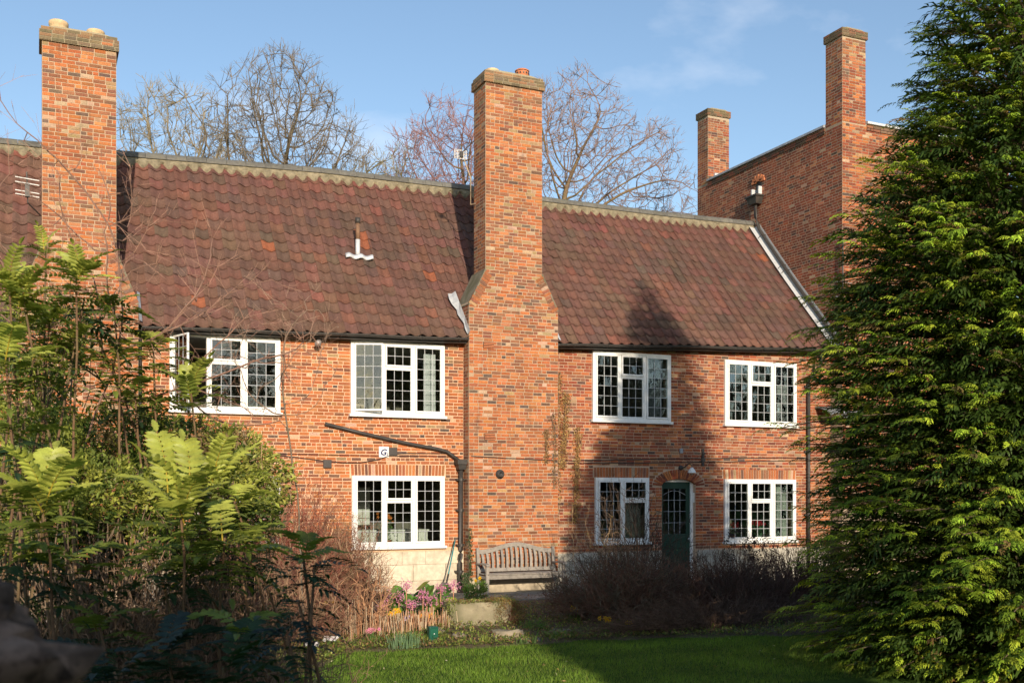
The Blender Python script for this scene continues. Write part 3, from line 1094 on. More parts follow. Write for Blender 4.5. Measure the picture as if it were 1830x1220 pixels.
# roof vent pipe with lead slate
px, ps = 6.95, 0.44
P0 = roof_pt(px, 0.46, 0.03)
vb = MB(); vb.tube([P0 + Vector((0, .05, -.1)), P0 + Vector((0, .05, .42))], .055, 14); vp = vb.obj('vent_pipe', m_leadlt, roof_mid, smooth=True)
vb = MB(); vb.tube([P0 + Vector((0, .05, .42)), P0 + Vector((0, .05, .8))], .05, 14, col=(.6, .45, .33)); vb.obj('rusty_pipe_top', mat_plain('rusty_pipe', (.40, .3, .24), .8, .3, 6, .3, dirt=(.45, .22, .06), dirt_scale=6, dirt_amt=.8), vp, smooth=True)
vb = MB(); vb.tube([P0 + Vector((0, .05, .8)), P0 + Vector((0, .05, .93))], .062, 12); vb.obj('vent_cowl', m_iron, vp, smooth=True)
vs = []
nq = 16
for i in range(nq + 1):
    x = px - .33 + .66 * i / nq
    wv = .03 * math.cos(2 * PI * ((x - 1.0) / TW - .1))
    for s in (0.440, 0.448, 0.462):
        vs.append(roof_pt(x, s, 0.075 + wv + (0.03 if s > .44 else 0)))
vb = MB(); vb.quad_idx(vs, [(i * 3 + j, i * 3 + 3 + j, i * 3 + 4 + j, i * 3 + 1 + j) for i in range(nq) for j in range(2)])
o = vb.obj('lead_flashing', m_leadlt, vp, smooth=True); md = o.modifiers.new('solid', 'SOLIDIFY'); md.thickness = .006
# white flashing where roof meets the chimney breast
vs = []
for i in range(9):
    s = i / 8 * .25
    wd = .12 * (0.25 + .75 * (i / 8)) * (1.5 if i > 5 else 1) + .02 * math.sin(i * 2.1)
    vs += [roof_pt(9.04 - wd, s, .09 + .02 * math.sin(i)), roof_pt(9.04 - wd * .45, s, .13 + .02 * math.cos(i * 2)), roof_pt(9.035, s, .2)]
vb = MB(); vb.quad_idx(vs, [(i * 3 + j, i * 3 + 1 + j, i * 3 + 4 + j, i * 3 + 3 + j) for i in range(8) for j in range(2)])
o = vb.obj('lead_flashing', m_leadlt, roof_mid, color=(.8, .8, .8)); md = o.modifiers.new('solid', 'SOLIDIFY'); md.thickness = .006
vs = []
for i in range(9):
    s = i / 8 * .5
    vs += [roof_pt(11.335, s, .1), roof_pt(11.4, s, .075)]
vb = MB(); vb.quad_idx(vs, [(i * 2, i * 2 + 1, i * 2 + 3, i * 2 + 2) for i in range(8)]); vb.obj('lead_flashing', m_leadlt, roof_mid)
vs = []
for i in range(9):
    s = i / 8 * .16
    vs += [roof_pt(1.93, s, .12), roof_pt(1.99, s, .085)]
vb = MB(); vb.quad_idx(vs, [(i * 2, i * 2 + 1, i * 2 + 3, i * 2 + 2) for i in range(8)]); vb.obj('lead_flashing', m_lead, roof_mid)

# right house -------------------------------------------------------
W3 = (12.42, 14.65, 4.02, 5.76); W4 = (16.30, 18.60, 4.02, 5.74); L3 = (12.49, 14.01, 1.02, 2.67); L4 = (16.29, 18.58, 0.98, 2.65)
DR = (14.42, 15.42, 0.0, 2.655)
rh = empty('terrace_house', (15.5, YW, 0), 'right brick house of the terrace with the arched green door, roof meeting the tall building', 'house', 'brick houses of the terrace')
holes = [W3, W4, L3, L4, DR]
mb = MB()
wall_with_holes(mb, 9.2, 19.79, YW + .002, YW + .3, 0, 6.0, holes)
# arch spandrel filling over the door
wr = mb.obj('wall', m_mortar, rh, color=(0.52, 0.36, 0.25))
X0 = 11.3
ops = [(a - X0, b - X0, c, d) for a, b, c, d in holes]
for a in ((12.45, 14.05, 2.675, 2.91), (16.25, 18.62, 2.655, 2.89)): ops.append((a[0] - X0, a[1] - X0, a[2], a[3]))
# stepped gap for the segmental door arch (centre, radius)
AX, AZ, AA, AB = 14.92, 2.48, .77, .41
z = 2.48
while z < 2.9:
    h2 = 1 - ((z + .03 - AZ) / AB) ** 2
    if h2 > 0:
        hw = AA * math.sqrt(h2) + .01
        ops.append((AX - hw - X0, AX + hw - X0, z, z + COURSE))
    z += COURSE
recs = brick_face((X0, YW, 0), (1, 0, 0), (0, -1, 0), 8.49, 0.86, 6.0, ops, palfn=lambda u, z: PAL_RED if rnd.random() < .5 else (PAL_BROWN if (rnd.random() < (.6 if z > 5.2 or u < 1.1 or 2.9 < z < 3.7 else .25)) else PAL_ORANGE))
recs += flat_arch(12.47, 14.03, 2.678) + flat_arch(16.27, 18.6, 2.658)
na = 23
arc = [(t_, Vector((AX + math.cos(t_) * .51, 0, AZ + math.sin(t_) * .165)), Vector((AX + math.cos(t_) * AA, 0, AZ + math.sin(t_) * AB))) for t_ in [PI * k / 400 for k in range(401)]]
cum = [0]
for k in range(400): cum.append(cum[-1] + ((arc[k + 1][1] + arc[k + 1][2]) / 2 - (arc[k][1] + arc[k][2]) / 2).length)
for i in range(na):
    s_ = cum[-1] * (i + .5) / na
    k = min(range(401), key=lambda q: abs(cum[q] - s_))
    a_, b_ = arc[k][1], arc[k][2]; c = (a_ + b_) / 2; d_ = b_ - a_
    Mx = Matrix.Translation((c.x, YW - .010 + .045, c.z)) @ Matrix.Rotation(-math.atan2(d_.z, d_.x), 4, 'Y')
    recs.append((Mx, (d_.length - .008, .11, cum[-1] / na - .016), pick(PAL_RED if rnd.random() < .6 else PAL_ORANGE)))
put_bricks(recs, wr, 290, visible=lambda u, v: u < 1460 and v < 960)
plinth(wr, 11.33, 14.34, YW - .045, (.32, .33, .19), tone=(.5, .46, .38))
plinth(wr, 15.46, 19.75, YW - .045, (.32, .33, .19), tone=(.5, .46, .38))
make_window(rh, *W3, rows=6)
make_window(rh, *W4, rows=6)
make_window(rh, *L3, nl=2, rows=6, center_plain=True)
make_window(rh, *L4, rows=6)
# door
db = MB()
yd = YW + .13
db.box((14.42, yd, 0.14), (14.54, yd + .045, 2.57)); db.box((15.22, yd, 0.14), (15.34, yd + .045, 2.57))
db.box((14.54, yd + .001, .14), (15.22, yd + .044, .42)); db.box((14.54, yd + .001, 1.05), (15.22, yd + .044, 1.25)); db.box((14.54, yd + .001, 2.40), (15.22, yd + .044, 2.57))
db.box((14.54, yd + .015, .42), (15.22, yd + .03, 1.05))
door = db.obj('door', m_green, rh, bevel=.006)
lb = MB(); Md = Matrix.Translation((0, yd + .02, 0)); lattice_bars(lb, Md, 14.54, 15.22, 1.25, 2.40, 4, 4, t=.008)
pts = [(14.54 + .68 * i / 10, yd + .012, 2.24 + .11 * math.sin(PI * i / 10)) for i in range(11)]
lb.tube(pts, .005, 4); lb.obj('lead_lattice', m_camew, door)
for i in range(4):
    for j in range(4):
        obj('pane', unit_pane, door, Matrix.Translation((14.54 + .17 * (i + .5), yd + .024, 1.25 + .2875 * (j + .5))) @ Euler((rnd.gauss(0, .01), 0, rnd.gauss(0, .01))).to_matrix().to_4x4() @ Matrix.Diagonal((.168, .003, .285, 1)))
kb = MB(); kb.lathe((15.28, yd - .002, 1.12), [(.012, 0), (.012, .03), (.028, .04), (.03, .06), (.001, .075)], 12, MR); kb.obj('door_handle', m_metal, door, smooth=True)
fb = MB()
fb.box((14.36, yd - .03, .12), (14.419, yd + .08, 2.66)); fb.box((15.341, yd - .03, .12), (15.44, yd + .08, 2.66)); fb.box((14.419, yd - .029, 2.572), (15.341, yd + .079, 2.66))
fb.obj('door_frame', m_white, rh, bevel=.005)
fb = MB(); fb.box((14.25, YW - .35, 0), (15.55, yd + .1, .12)); fb.obj('doorstep', m_stone, rh, bevel=.01, color=(.45, .42, .36))
fb = MB(); fb.box((15.4, YW + .04, 2.05), (15.425, YW + .1, 2.3)); fb.obj('door_bell', m_white, rh)
roof_r = make_roof(rh, 10.2, 19.75, 300, oranges=[(19.26, 9.12)], skip=lambda x, p: (8.95 < x < 11.4 and p.y < 22.65))
gutter(rh, 11.34, 19.7)
# lead flashing and the rainwater pipe down the verge of the right roof
vs = []
for i in range(15):
    s = i / 14 * .97
    a = roof_pt(19.50, s, .115); b = roof_pt(19.68, s, .10); c = roof_pt(19.775, s, .16); d = c + Vector((0, 0, .15))
    vs += [a, b, c, d]
vb = MB(); vb.quad_idx(vs, [(i * 4 + j, i * 4 + 1 + j, i * 4 + 5 + j, i * 4 + 4 + j) for i in range(14) for j in range(3)])
o = vb.obj('lead_flashing', m_leadlt, roof_r); md = o.modifiers.new('solid', 'SOLIDIFY'); md.thickness = .006

# far left house ----------------------------------------------------
lh = empty('terrace_house', (-1.5, YW, 0), 'left brick house of the terrace behind the leafy shrubs, tallest chimney with two buff pots', 'house', 'brick houses of the terrace')
mb = MB(); mb.box((-4, YW + .002, 0), (1.8, YW + .3, 5.6)); wl = mb.obj('wall', m_mortar, lh, color=(0.58, 0.40, 0.27))
recs = brick_face((-4, YW, 0), (1, 0, 0), (0, -1, 0), 3.8, 0, 5.6, palfn=wall_pal)
put_bricks(recs, wl, 60)
make_roof(lh, -4, 1.0, 100, skip=lambda x, p: (-.3 < x and p.y < 22.65))
gutter(lh, -4, -.32)
l_ch = chimney_stack(lh, 'chimney', 0.148, 1.50, -0.27, 1.915, 11.33, 6.1, 7.05, 23.21, hi_left, lambda u, v: v < 520, 220)
pot(l_ch, .45, 22.75, 11.36, .17, .19, m_pot)
pot(l_ch, 1.13, 22.75, 11.36, .16, .13, m_pot)

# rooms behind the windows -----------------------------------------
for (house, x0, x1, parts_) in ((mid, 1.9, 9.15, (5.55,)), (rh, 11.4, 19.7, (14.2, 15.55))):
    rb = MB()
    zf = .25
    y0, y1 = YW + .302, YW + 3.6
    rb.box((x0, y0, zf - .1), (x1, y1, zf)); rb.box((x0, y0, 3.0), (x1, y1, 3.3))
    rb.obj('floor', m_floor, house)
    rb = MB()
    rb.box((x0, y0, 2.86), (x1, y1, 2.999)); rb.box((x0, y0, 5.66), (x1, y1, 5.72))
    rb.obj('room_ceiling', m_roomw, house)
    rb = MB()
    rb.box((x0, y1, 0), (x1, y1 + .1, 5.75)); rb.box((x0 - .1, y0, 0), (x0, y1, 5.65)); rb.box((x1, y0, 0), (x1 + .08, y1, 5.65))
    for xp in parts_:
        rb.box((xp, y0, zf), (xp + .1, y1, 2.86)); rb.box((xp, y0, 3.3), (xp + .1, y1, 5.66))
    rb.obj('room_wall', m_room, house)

# ------------------------------------------------------------------ tall building on the right
XB = 19.79
tb_ = empty('tall_building', (21, 24, 0), 'tall dark red brick building with flat parapet and two chimneys rising beyond the roof', 'building')
PZ = 12.36
mb = MB()
mb.box((XB + .0003, 22.3825, 0), (XB + .3, 29.2, PZ - .06)); mb.box((XB + .3, 22.383, 0), (26, 22.7, PZ - .061))
mb.box((25.7, 22.7, 0), (26, 29.2, PZ - .06)); mb.box((XB + .3, 28.9, 0), (25.7, 29.2, PZ - .06)); mb.box((XB + .3, 22.7, PZ - .6), (25.7, 28.9, PZ - .5))
wt = mb.obj('wall', m_mortar, tb_, color=(.40, .30, .21))
hole = (29.2 - 26.12, 29.2 - 25.84, 11.15, 11.65)
recs = brick_face((XB, 29.2, 0), (0, -1, 0), (-1, 0, 0), 29.2 - 22.38, 5.2, PZ - .1, [hole], pal=PAL_RED)
put_bricks(recs, wt, 150, unit_brick_red, visible=lambda u, v: u < 1600)
recs = brick_face((XB, 22.38, 0), (1, 0, 0), (0, -1, 0), 6.2, 2.0, PZ - .1, palfn=lambda u, z: PAL_RED if rnd.random() < .55 else PAL_ORANGE)
put_bricks(recs, wt, 70, unit_brick_red, visible=lambda u, v: u < 1620 and v < 330)
# projecting string course under the coping, and the lead coping
recs = []
for k in range(2):
    recs += brick_face((XB - .03, 28.6, 0), (0, -1, 0), (-1, 0, 0), 28.6 - 23.05, PZ - .24 + k * COURSE, PZ - .24 + (k + 1.01) * COURSE, pal=[((.1, .07, .05), 3), ((.2, .08, .05), 2)])
    recs += brick_face((20.62, 22.35, 0), (1, 0, 0), (0, -1, 0), 5.3, PZ - .24 + k * COURSE, PZ - .24 + (k + 1.01) * COURSE, pal=[((.2, .12, .08), 3), ((.3, .12, .07), 2)])
put_bricks(recs, wt, 0, unit_brick_red)
cb = MB(); cb.prism([(XB - .07, PZ - .062), (XB + .36, PZ - .062), (XB + .36, PZ), (XB + .1, PZ + .05), (XB - .07, PZ)], 23.06, 28.6)
cb.obj('lead_coping', m_lead, wt, color=(1.15, 1.15, 1.15))
cb = MB(); cb.prism([(22.31, PZ - .062), (22.74, PZ - .062), (22.74, PZ), (22.5, PZ + .05), (22.31, PZ)], 20.62, 26, 'x')
cb.obj('lead_coping', m_leadlt, wt)
for (x0, x1, y0, y1, zt) in ((XB, 20.6, 22.38, 23.04, 14.78), (XB, 20.61, 28.61, 29.2, 14.66)):
    cb = MB(); cb.box((x0 + .0004, y0 + .003, PZ - .08), (x1 - .003, y1 - .003, zt - .02)); ch = cb.obj('chimney', m_mortar, tb_, color=(.42, .34, .25))
    near = y0 < 25
    pf = lambda u, z: (PAL_BROWN if rnd.random() < .8 else PAL_RED) if z > zt - 1.3 else (PAL_RED if rnd.random() < .6 else PAL_ORANGE)
    recs = brick_face((x0, y1, 0), (0, -1, 0), (-1, 0, 0), y1 - y0, PZ - .1, zt - .22, palfn=pf)
    recs += brick_face((x0, y0, 0), (1, 0, 0), (0, -1, 0), x1 - x0, PZ - .1, zt - .22, palfn=pf)
    recs += brick_face((x1, y0, 0), (0, 1, 0), (1, 0, 0), y1 - y0, PZ - .1, zt - .22, palfn=pf)
    for k in range(3):
        o_ = .045
        z = zt - .22 + k * .07
        for (O, U, Nn, W_) in (((x0 - o_, y0 - o_, 0), (1, 0, 0), (0, -1, 0), x1 - x0 + 2 * o_), ((x0 - o_, y1 + o_, 0), (0, -1, 0), (-1, 0, 0), y1 - y0 + 2 * o_)):
            recs += brick_face(O, U, Nn, W_, z, z + .071, course=.07, pal=[((.16, .12, .07), 5), ((.25, .12, .07), 3)])
    put_bricks(recs, ch, 75 if near else 0, unit_brick_red)
    kb = MB(); kb.box((x0 - .038, y0 - .038, zt - .219), (x1 + .038, y1 + .038, zt - .01)); kb.prism([(x0, zt - .01), (x1, zt - .01), (x1 - .15, zt + .04), (x0 + .15, zt + .04)], y0, y1)
    kb.obj('chimney_cap', m_mortar, ch, color=(.3, .26, .17))
kb = MB(); kb.box((20.0, 28.52, PZ - .02), (20.62, 28.6, PZ + .22)); kb.obj('lead_flashing', m_leadlt, wt)
# rainwater outlet, hopper head and pipe
hb = MB()
hb.box((XB - .002, 25.84, 11.15), (XB + .02, 26.12, 11.6)); hb.obj('outlet_opening', m_iron, wt)  # dark plate stands in for the shaded hole
hb = MB()
for k in range(7):
    t = PI * k / 6
    hb.box((-.045, -.035, -.1), (.03, .035, .1), Matrix.Translation((XB - .005, 25.98 + math.cos(t) * .2, 11.6 + math.sin(t) * .1)) @ Matrix.Rotation(t - PI / 2, 4, 'X'))
hb.obj('outlet_arch', m_terra, wt)
hb = MB()
hb.box((XB - .2, 26.05, 11.1), (XB + .0, 26.1, 11.36)); hb.box((XB - .12, 25.83, 11.1), (XB + .0, 25.87, 11.42))
hb.obj('lead_chute', m_leadlt, wt)
hb = MB()
hb.quad_idx([Vector(p) for p in ((XB - .30, 25.72, 11.14), (XB - .02, 25.72, 11.14), (XB - .02, 26.24, 11.14), (XB - .30, 26.24, 11.14), (XB - .24, 25.82, 10.90), (XB - .02, 25.82, 10.90), (XB - .02, 26.14, 10.90), (XB - .24, 26.14, 10.90))],
            [(0, 1, 2, 3), (4, 7, 6, 5), (0, 4, 5, 1), (1, 5, 6, 2), (2, 6, 7, 3), (3, 7, 4, 0)])
hb.box((XB - .32, 25.7, 11.1), (XB - .02, 26.26, 11.15))
hop = hb.obj('hopper_head', m_iron, wt)
hb = MB()
pts = [(XB - .12, 25.98, 10.92), (XB - .12, 25.98, 10.52), (XB - .11, 25.9, 10.35)]
for i in range(8):
    s = .93 - i * .93 / 7
    p = roof_pt(19.7, s, .2); pts.append((19.70, p.y, p.z))
hb.tube(pts, .048, 10)
hb.obj('downpipe', m_iron, hop, smooth=True)
for s in (.87, .62, .58, .3):
    hb = MB(); p = roof_pt(19.7, s, .2)
    hb.tube([(19.5, p.y, p.z - .06), (19.62, p.y, p.z + .05), (19.78, p.y, p.z + .05)], .012, 5)
    hb.obj('pipe_bracket', m_iron, hop)
# small lead hood low on the wall, half hidden by the conifer
hb = MB()
vs = []
for i in range(9):
    t = PI * .5 * i / 8
    for x in (19.25, 20.4): vs.append(Vector((x + .1 * (1 - math.cos(t)), YW - .55 * math.sin(t) - .02, 4.3 + .28 * math.cos(t))))
hb.quad_idx(vs, [(i * 2, i * 2 + 1, i * 2 + 3, i * 2 + 2) for i in range(8)])
hd = hb.obj('porch_hood', m_lead, None); md = hd.modifiers.new('solid', 'SOLIDIFY'); md.thickness = .05
tag(hd, 'small curved lead porch hood on the wall, half hidden by the conifer', 'porch hood')

# ------------------------------------------------------------------ pipes, lamps, cables, signs on the walls
def pipe_thing(name, label, cat, segs, r=.042, brackets=()):
    e = empty(name, segs[0][0], label, cat)
    return e


dp = empty('drainpipe', (8.97, YW - .09, 0), 'dark drainpipe with square hopper head beside the bench and chimney', 'drainpipe')
b = MB()
b.tube([(5.79, YW - .06, 3.80), (6.6, YW - .065, 3.62), (7.6, YW - .07, 3.42), (8.35, YW - .075, 3.30), (8.62, YW - .08, 3.24), (8.72, YW - .085, 3.17), (8.97, YW - .1, 2.99)], .04, 10)
b.obj('waste_pipe', m_iron, dp, smooth=True)
b = MB()
b.quad_idx([Vector(p) for p in ((8.82, YW - .26, 3.05), (9.04, YW - .26, 3.05), (9.04, YW - .03, 3.05), (8.82, YW - .03, 3.05), (8.86, YW - .22, 2.83), (9.02, YW - .22, 2.83), (9.02, YW - .05, 2.83), (8.86, YW - .05, 2.83))],
           [(0, 1, 2, 3), (4, 7, 6, 5), (0, 4, 5, 1), (1, 5, 6, 2), (2, 6, 7, 3), (3, 7, 4, 0)])
b.box((8.81, YW - .27, 2.95), (9.045, YW - .02, 3.055))
b.obj('hopper_head', m_iron, dp)
b = MB(); b.tube([(8.94, YW - .13, 2.85), (8.94, YW - .13, .98), (8.93, YW - .15, .9), (8.90, YW - .2, .8), (8.89, YW - .21, .7), (8.89, YW - .21, .02)], .052, 12); b.obj('pipe', m_iron, dp, smooth=True)
for z in (2.6, 1.9, 1.1, .5):
    b = MB(); yy = YW - .13 if z > .9 else YW - .21
    xx = 8.94 if z > .9 else 8.89
    b.tube([(xx, yy, z - .03), (xx, yy, z + .03)], .064, 12); b.box((xx - .09, yy + .02, z - .02), (xx + .09, YW - .0, z + .02)); b.obj('pipe_collar', m_iron, dp)
dp = empty('drainpipe', (19.0, YW - .08, 0), 'black drainpipe swan-necked down from the gutter beside the conifer', 'drainpipe')
b = MB()
b.tube([(19.16, YE - .055, 5.98), (19.16, YE - .055, 5.72), (19.10, YW - .2, 5.5), (18.99, YW - .09, 5.35), (18.98, YW - .085, 5.2)], .045, 10); b.obj('swan_neck', m_iron, dp, smooth=True)
b = MB(); b.tube([(18.98, YW - .085, 5.22), (18.98, YW - .085, .02)], .045, 12); b.obj('pipe', m_iron, dp, smooth=True)
for z in (5.15, 3.4, 1.7):
    b = MB(); b.tube([(18.98, YW - .085, z - .05), (18.98, YW - .085, z + .05)], .06, 12); b.box((18.88, YW - .05, z - .03), (19.08, YW, z + .03)); b.obj('pipe_collar', m_iron, dp)
b = MB(); b.tube([(1.965, YW - .09, 5.6), (1.965, YW - .09, .05)], .04, 10)
tag(b.obj('drainpipe', m_iron, None, smooth=True), 'dark drainpipe behind the leafy shrubs at the left chimney', 'drainpipe')

# sign plate and junction boxes
sg = empty('wall_sign', (7.13, YW - .02, 3.2), 'small white wall sign with dark blue letter and number', 'sign')
b = MB(); b.box((7.02, YW - .03, 3.09), (7.25, YW - .005, 3.33)); b.obj('plate', m_white, sg, bevel=.004)


def text(body, size, x, z, y, mat, parent, shear=0.0, name='lettering', off=0.0):
    cu = bpy.data.curves.new(name, 'FONT'); cu.body = body; cu.size = size; cu.extrude = .001; cu.shear = shear; cu.offset = off
    cu.materials.append(mat)
    t_ = bpy.data.objects.new(name, cu)
    C.objects.link(t_)
    me = bpy.data.meshes.new_from_object(t_.evaluated_get(bpy.context.evaluated_depsgraph_get()))
    bpy.data.objects.remove(t_)
    at = me.attributes.new('col', 'FLOAT_COLOR', 'FACE'); at.data.foreach_set('color', np.ones(len(me.polygons) * 4, dtype=np.float32))
    me.materials.clear(); me.materials.append(mat)
    return obj(name, me, parent, Matrix.Translation((x, y, z)) @ Matrix.Rotation(PI / 2, 4, 'X'))


text('G', .19, 7.045, 3.14, YW - .032, m_blue, sg, .25, off=.006)
text('2', .075, 7.19, 3.135, YW - .032, m_blue, sg, .2, off=.002)
for (a, b_, c, d, lab) in ((7.26, 7.44, 3.13, 3.31, 'brown cable junction box touching the white sign'), (5.76, 5.94, 2.84, 3.02, 'brown cable junction box low on the wall, apart from the sign')):
    b = MB(); b.box((a, YW - .05, c), (b_, YW - .002, d)); b.box((a + .012, YW - .058, c + .012), (b_ - .012, YW - .0505, d - .012))
    tag(b.obj('junction_box', m_plastic, None, bevel=.006), lab, 'junction box', 'small boxes on the walls')
b = MB(); b.box((14.93, YW - .05, 3.30), (15.02, YW - .002, 3.42)); b.box((14.94, YW - .056, 3.31), (15.01, YW - .0505, 3.41))
tag(b.obj('junction_box', m_lead, None, bevel=.005), 'small grey junction box above the door lamp', 'junction box', 'small boxes on the walls')
b = MB(); b.box((15.60, YW - .05, 2.98), (15.66, YW - .002, 3.42)); b.box((15.57, YW - .06, 3.1), (15.69, YW - .045, 3.17)); b.box((15.61, YW - .065, 3.28), (15.68, YW - .045, 3.33))
tag(b.obj('wall_tie', m_iron, None), 'black iron wall tie between the door lamp and the end window', 'wall tie')

# swan-neck lamp over the door
lm = empty('wall_lamp', (15.05, YW, 2.95), 'swan-neck lamp with small white shade above the green door', 'lamp')
b = MB(); b.lathe((14.97, YW - .002, 2.93), [(.065, 0), (.065, .03), (.03, .05), (.001, .05)], 16, MR); b.obj('wall_plate', m_iron, lm, smooth=True)
b = MB(); b.tube([(14.97, YW - .04, 2.93), (15.03, YW - .12, 2.95), (15.06, YW - .2, 3.02), (15.09, YW - .26, 3.03), (15.12, YW - .29, 2.98), (15.12, YW - .29, 2.92)], .014, 8); b.obj('arm', m_iron, lm, smooth=True)
b = MB(); b.lathe((15.12, YW - .29, 2.80), [(.10, 0), (.097, .03), (.07, .08), (.035, .12), (.02, .14), (.001, .14)], 18); b.lathe((15.12, YW - .29, 2.80), [(.095, .002), (.001, .05)], 18); b.obj('lamp_shade', m_white, lm, smooth=True)
b = MB(); b.lathe((15.12, YW - .29, 2.74), [(.001, 0), (.03, .01), (.04, .04), (.03, .08)], 12); b.obj('bulb', m_glass, lm, smooth=True)
# security light under the eaves
lm = empty('security_light', (5.61, YW - .1, 5.58), 'small cylindrical security light under the eaves between two windows', 'lamp')
b = MB(); b.tube([(5.68, YW - .02, 5.62), (5.58, YW - .26, 5.50)], [.055, .07], 12, col=(.9, .75, .65)); b.obj('lamp_body', m_lead, lm, smooth=True)
b = MB(); b.lathe((5.72, YW - .01, 5.64), [(.07, 0), (.07, .04), (.001, .045)], 12, MR); b.obj('mounting', m_iron, lm)
b = MB(); b.tube([(5.62, YW - .03, 5.6), (5.3, YW - .02, 5.60), (5.0, YW - .015, 5.62)], .008, 5); b.obj('cable', m_white, lm)


def wob(pts, n, amp, y):
    res = []
    for a, b_ in zip(pts[:-1], pts[1:]):
        for i in range(n):
            t = i / n
            res.append((a[0] + (b_[0] - a[0]) * t, y + rnd.uniform(-.004, .002), a[1] + (b_[1] - a[1]) * t + rnd.uniform(-amp, amp)))
    res.append((pts[-1][0], y, pts[-1][1]))
    return res


b = MB(); b.tube(wob([(4.5, 3.13), (9.0, 3.13)], 14, .006, YW - .02), .007, 5)
tag(b.obj('cable', m_iron, None), 'thin dark cable clipped level along the wall behind the sign', 'cable', 'cables along the house walls')
b = MB(); b.tube([(4.6, YW - .02, 3.12), (5.2, YW - .02, 3.06), (5.8, YW - .025, 2.99), (6.2, YW - .03, 2.96), (6.6, YW - .03, 2.965), (7.0, YW - .03, 3.04), (7.35, YW - .03, 3.16), (7.6, YW - .02, 3.19), (8.9, YW - .02, 3.2)], .009, 5)
tag(b.obj('cable', m_iron, None), 'dark cable sagging between the two brown junction boxes', 'cable', 'cables along the house walls')
b = MB(); b.tube(wob([(9.1, 3.13), (11.3, 3.06)], 8, .006, YC - .018), .010, 5)
tag(b.obj('cable', m_iron, None), 'dark cable clipped across the broad middle chimney breast', 'cable', 'cables along the house walls')
b = MB(); b.tube(wob([(11.4, 3.06), (14, 3.14), (19.7, 3.26)], 14, .007, YW - .02), .010, 5)
tag(b.obj('cable', m_iron, None), 'upper of two dark cables running over the green door', 'cable', 'cables along the house walls')
b = MB(); b.tube(wob([(11.4, 3.0), (14, 3.05), (19.7, 3.18)], 14, .007, YW - .02), .009, 5)
tag(b.obj('cable', m_iron, None), 'lower of two dark cables running over the green door', 'cable', 'cables along the house walls')

# aerials
ae = empty('tv_aerial', (9.4, 23.1, 9.0), 'small white grid aerial on a bent arm at the middle chimney', 'aerial')
b = MB(); b.tube([(9.44, 23.05, 9.06), (9.3, 23.02, 9.02), (9.29, 23.0, 9.62), (9.12, 22.95, 10.0), (9.02, 22.92, 10.2)], .016, 8, col=(1.5, 1.1, .7)); b.obj('mast', m_lead, ae, smooth=True)
b = MB()
for z in (9.3, 9.55): b.tube([(9.46, 23.1, z + .04), (9.29, 23.0, z)], .009, 5)
b.obj('bracket', m_iron, ae)
b = MB()
x0, x1, z0, z1 = 8.84, 9.14, 10.0, 10.2
for i in range(7):
    z = z0 + (z1 - z0) * i / 6; b.box((x0, 22.86, z - .004), (x1, 22.868, z + .004))
for i in range(5):
    x = x0 + (x1 - x0) * i / 4; b.box((x - .004, 22.87, z0), (x + .004, 22.878, z1))
b.obj('grid_reflector', m_white, ae)
b = MB(); b.tube([(8.98, 22.88, 10.1), (9.28, 22.75, 10.42)], .012, 6); b.box((8.96, 22.82, 10.04), (9.04, 22.9, 10.16)); b.obj('boom', m_iron, ae)
ae = empty('tv_aerial', (-.15, 22.4, 8.0), 'small slatted white aerial beside the left chimney above the shrubs', 'aerial')
b = MB(); b.tube([(.13, 22.7, 7.7), (-.1, 22.4, 7.85), (-.12, 22.4, 8.45)], .014, 6); b.obj('mast', m_iron, ae)
b = MB()
for z in (7.98, 8.05, 8.21, 8.3): b.tube([(-.32, 22.35, z + .015), (.1, 22.35, z - .015)], .009, 5)
b.obj('element', m_white, ae)
b = MB(); b.box((-.15, 22.3, 7.95), (-.07, 22.39, 8.2)); b.obj('mounting', m_iron, ae)
ae = empty('tv_aerial', (19.7, 22.3, 7.6), 'grey slatted aerial on a pole at the tall building corner', 'aerial')
b = MB(); b.tube([(19.74, 22.3, 5.8), (19.74, 22.3, 9.1)], .02, 8); b.obj('mast', m_iron, ae)
b = MB()
for z in (7.35, 7.5, 7.72, 7.9): b.tube([(19.4, 22.2, z), (19.95, 22.2, z - .01)], .009, 5)
b.obj('element', m_metal, ae)
b = MB(); b.tube([(19.74, 22.28, 7.62), (19.74, 21.9, 7.68)], .012, 5); b.obj('boom', m_metal, ae)

# ------------------------------------------------------------------ things behind the glass
curtain(8.15, 8.44, 4.1, 5.48, YW + .2, (1.3, 1.3, 1.35), 'pale curtain inside the upper window by the chimney')
curtain(14.0, 14.5, 4.1, 5.6, YW + .2, (.55, .58, .62), 'grey curtain in the upper window over the door side')
curtain(18.15, 18.5, 4.1, 5.6, YW + .2, (1.0, 1.02, 1.05), 'pale curtain at the right edge of the end upper window')
curtain(17.98, 18.45, 1.06, 2.55, YW + .2, (.95, 1.05, .95), 'pale green curtain in the lower window by the conifer')
curtain(13.35, 13.92, 1.1, 2.2, YW + .2, (.9, .88, .8), 'cream blind in the two-light window beside the door')
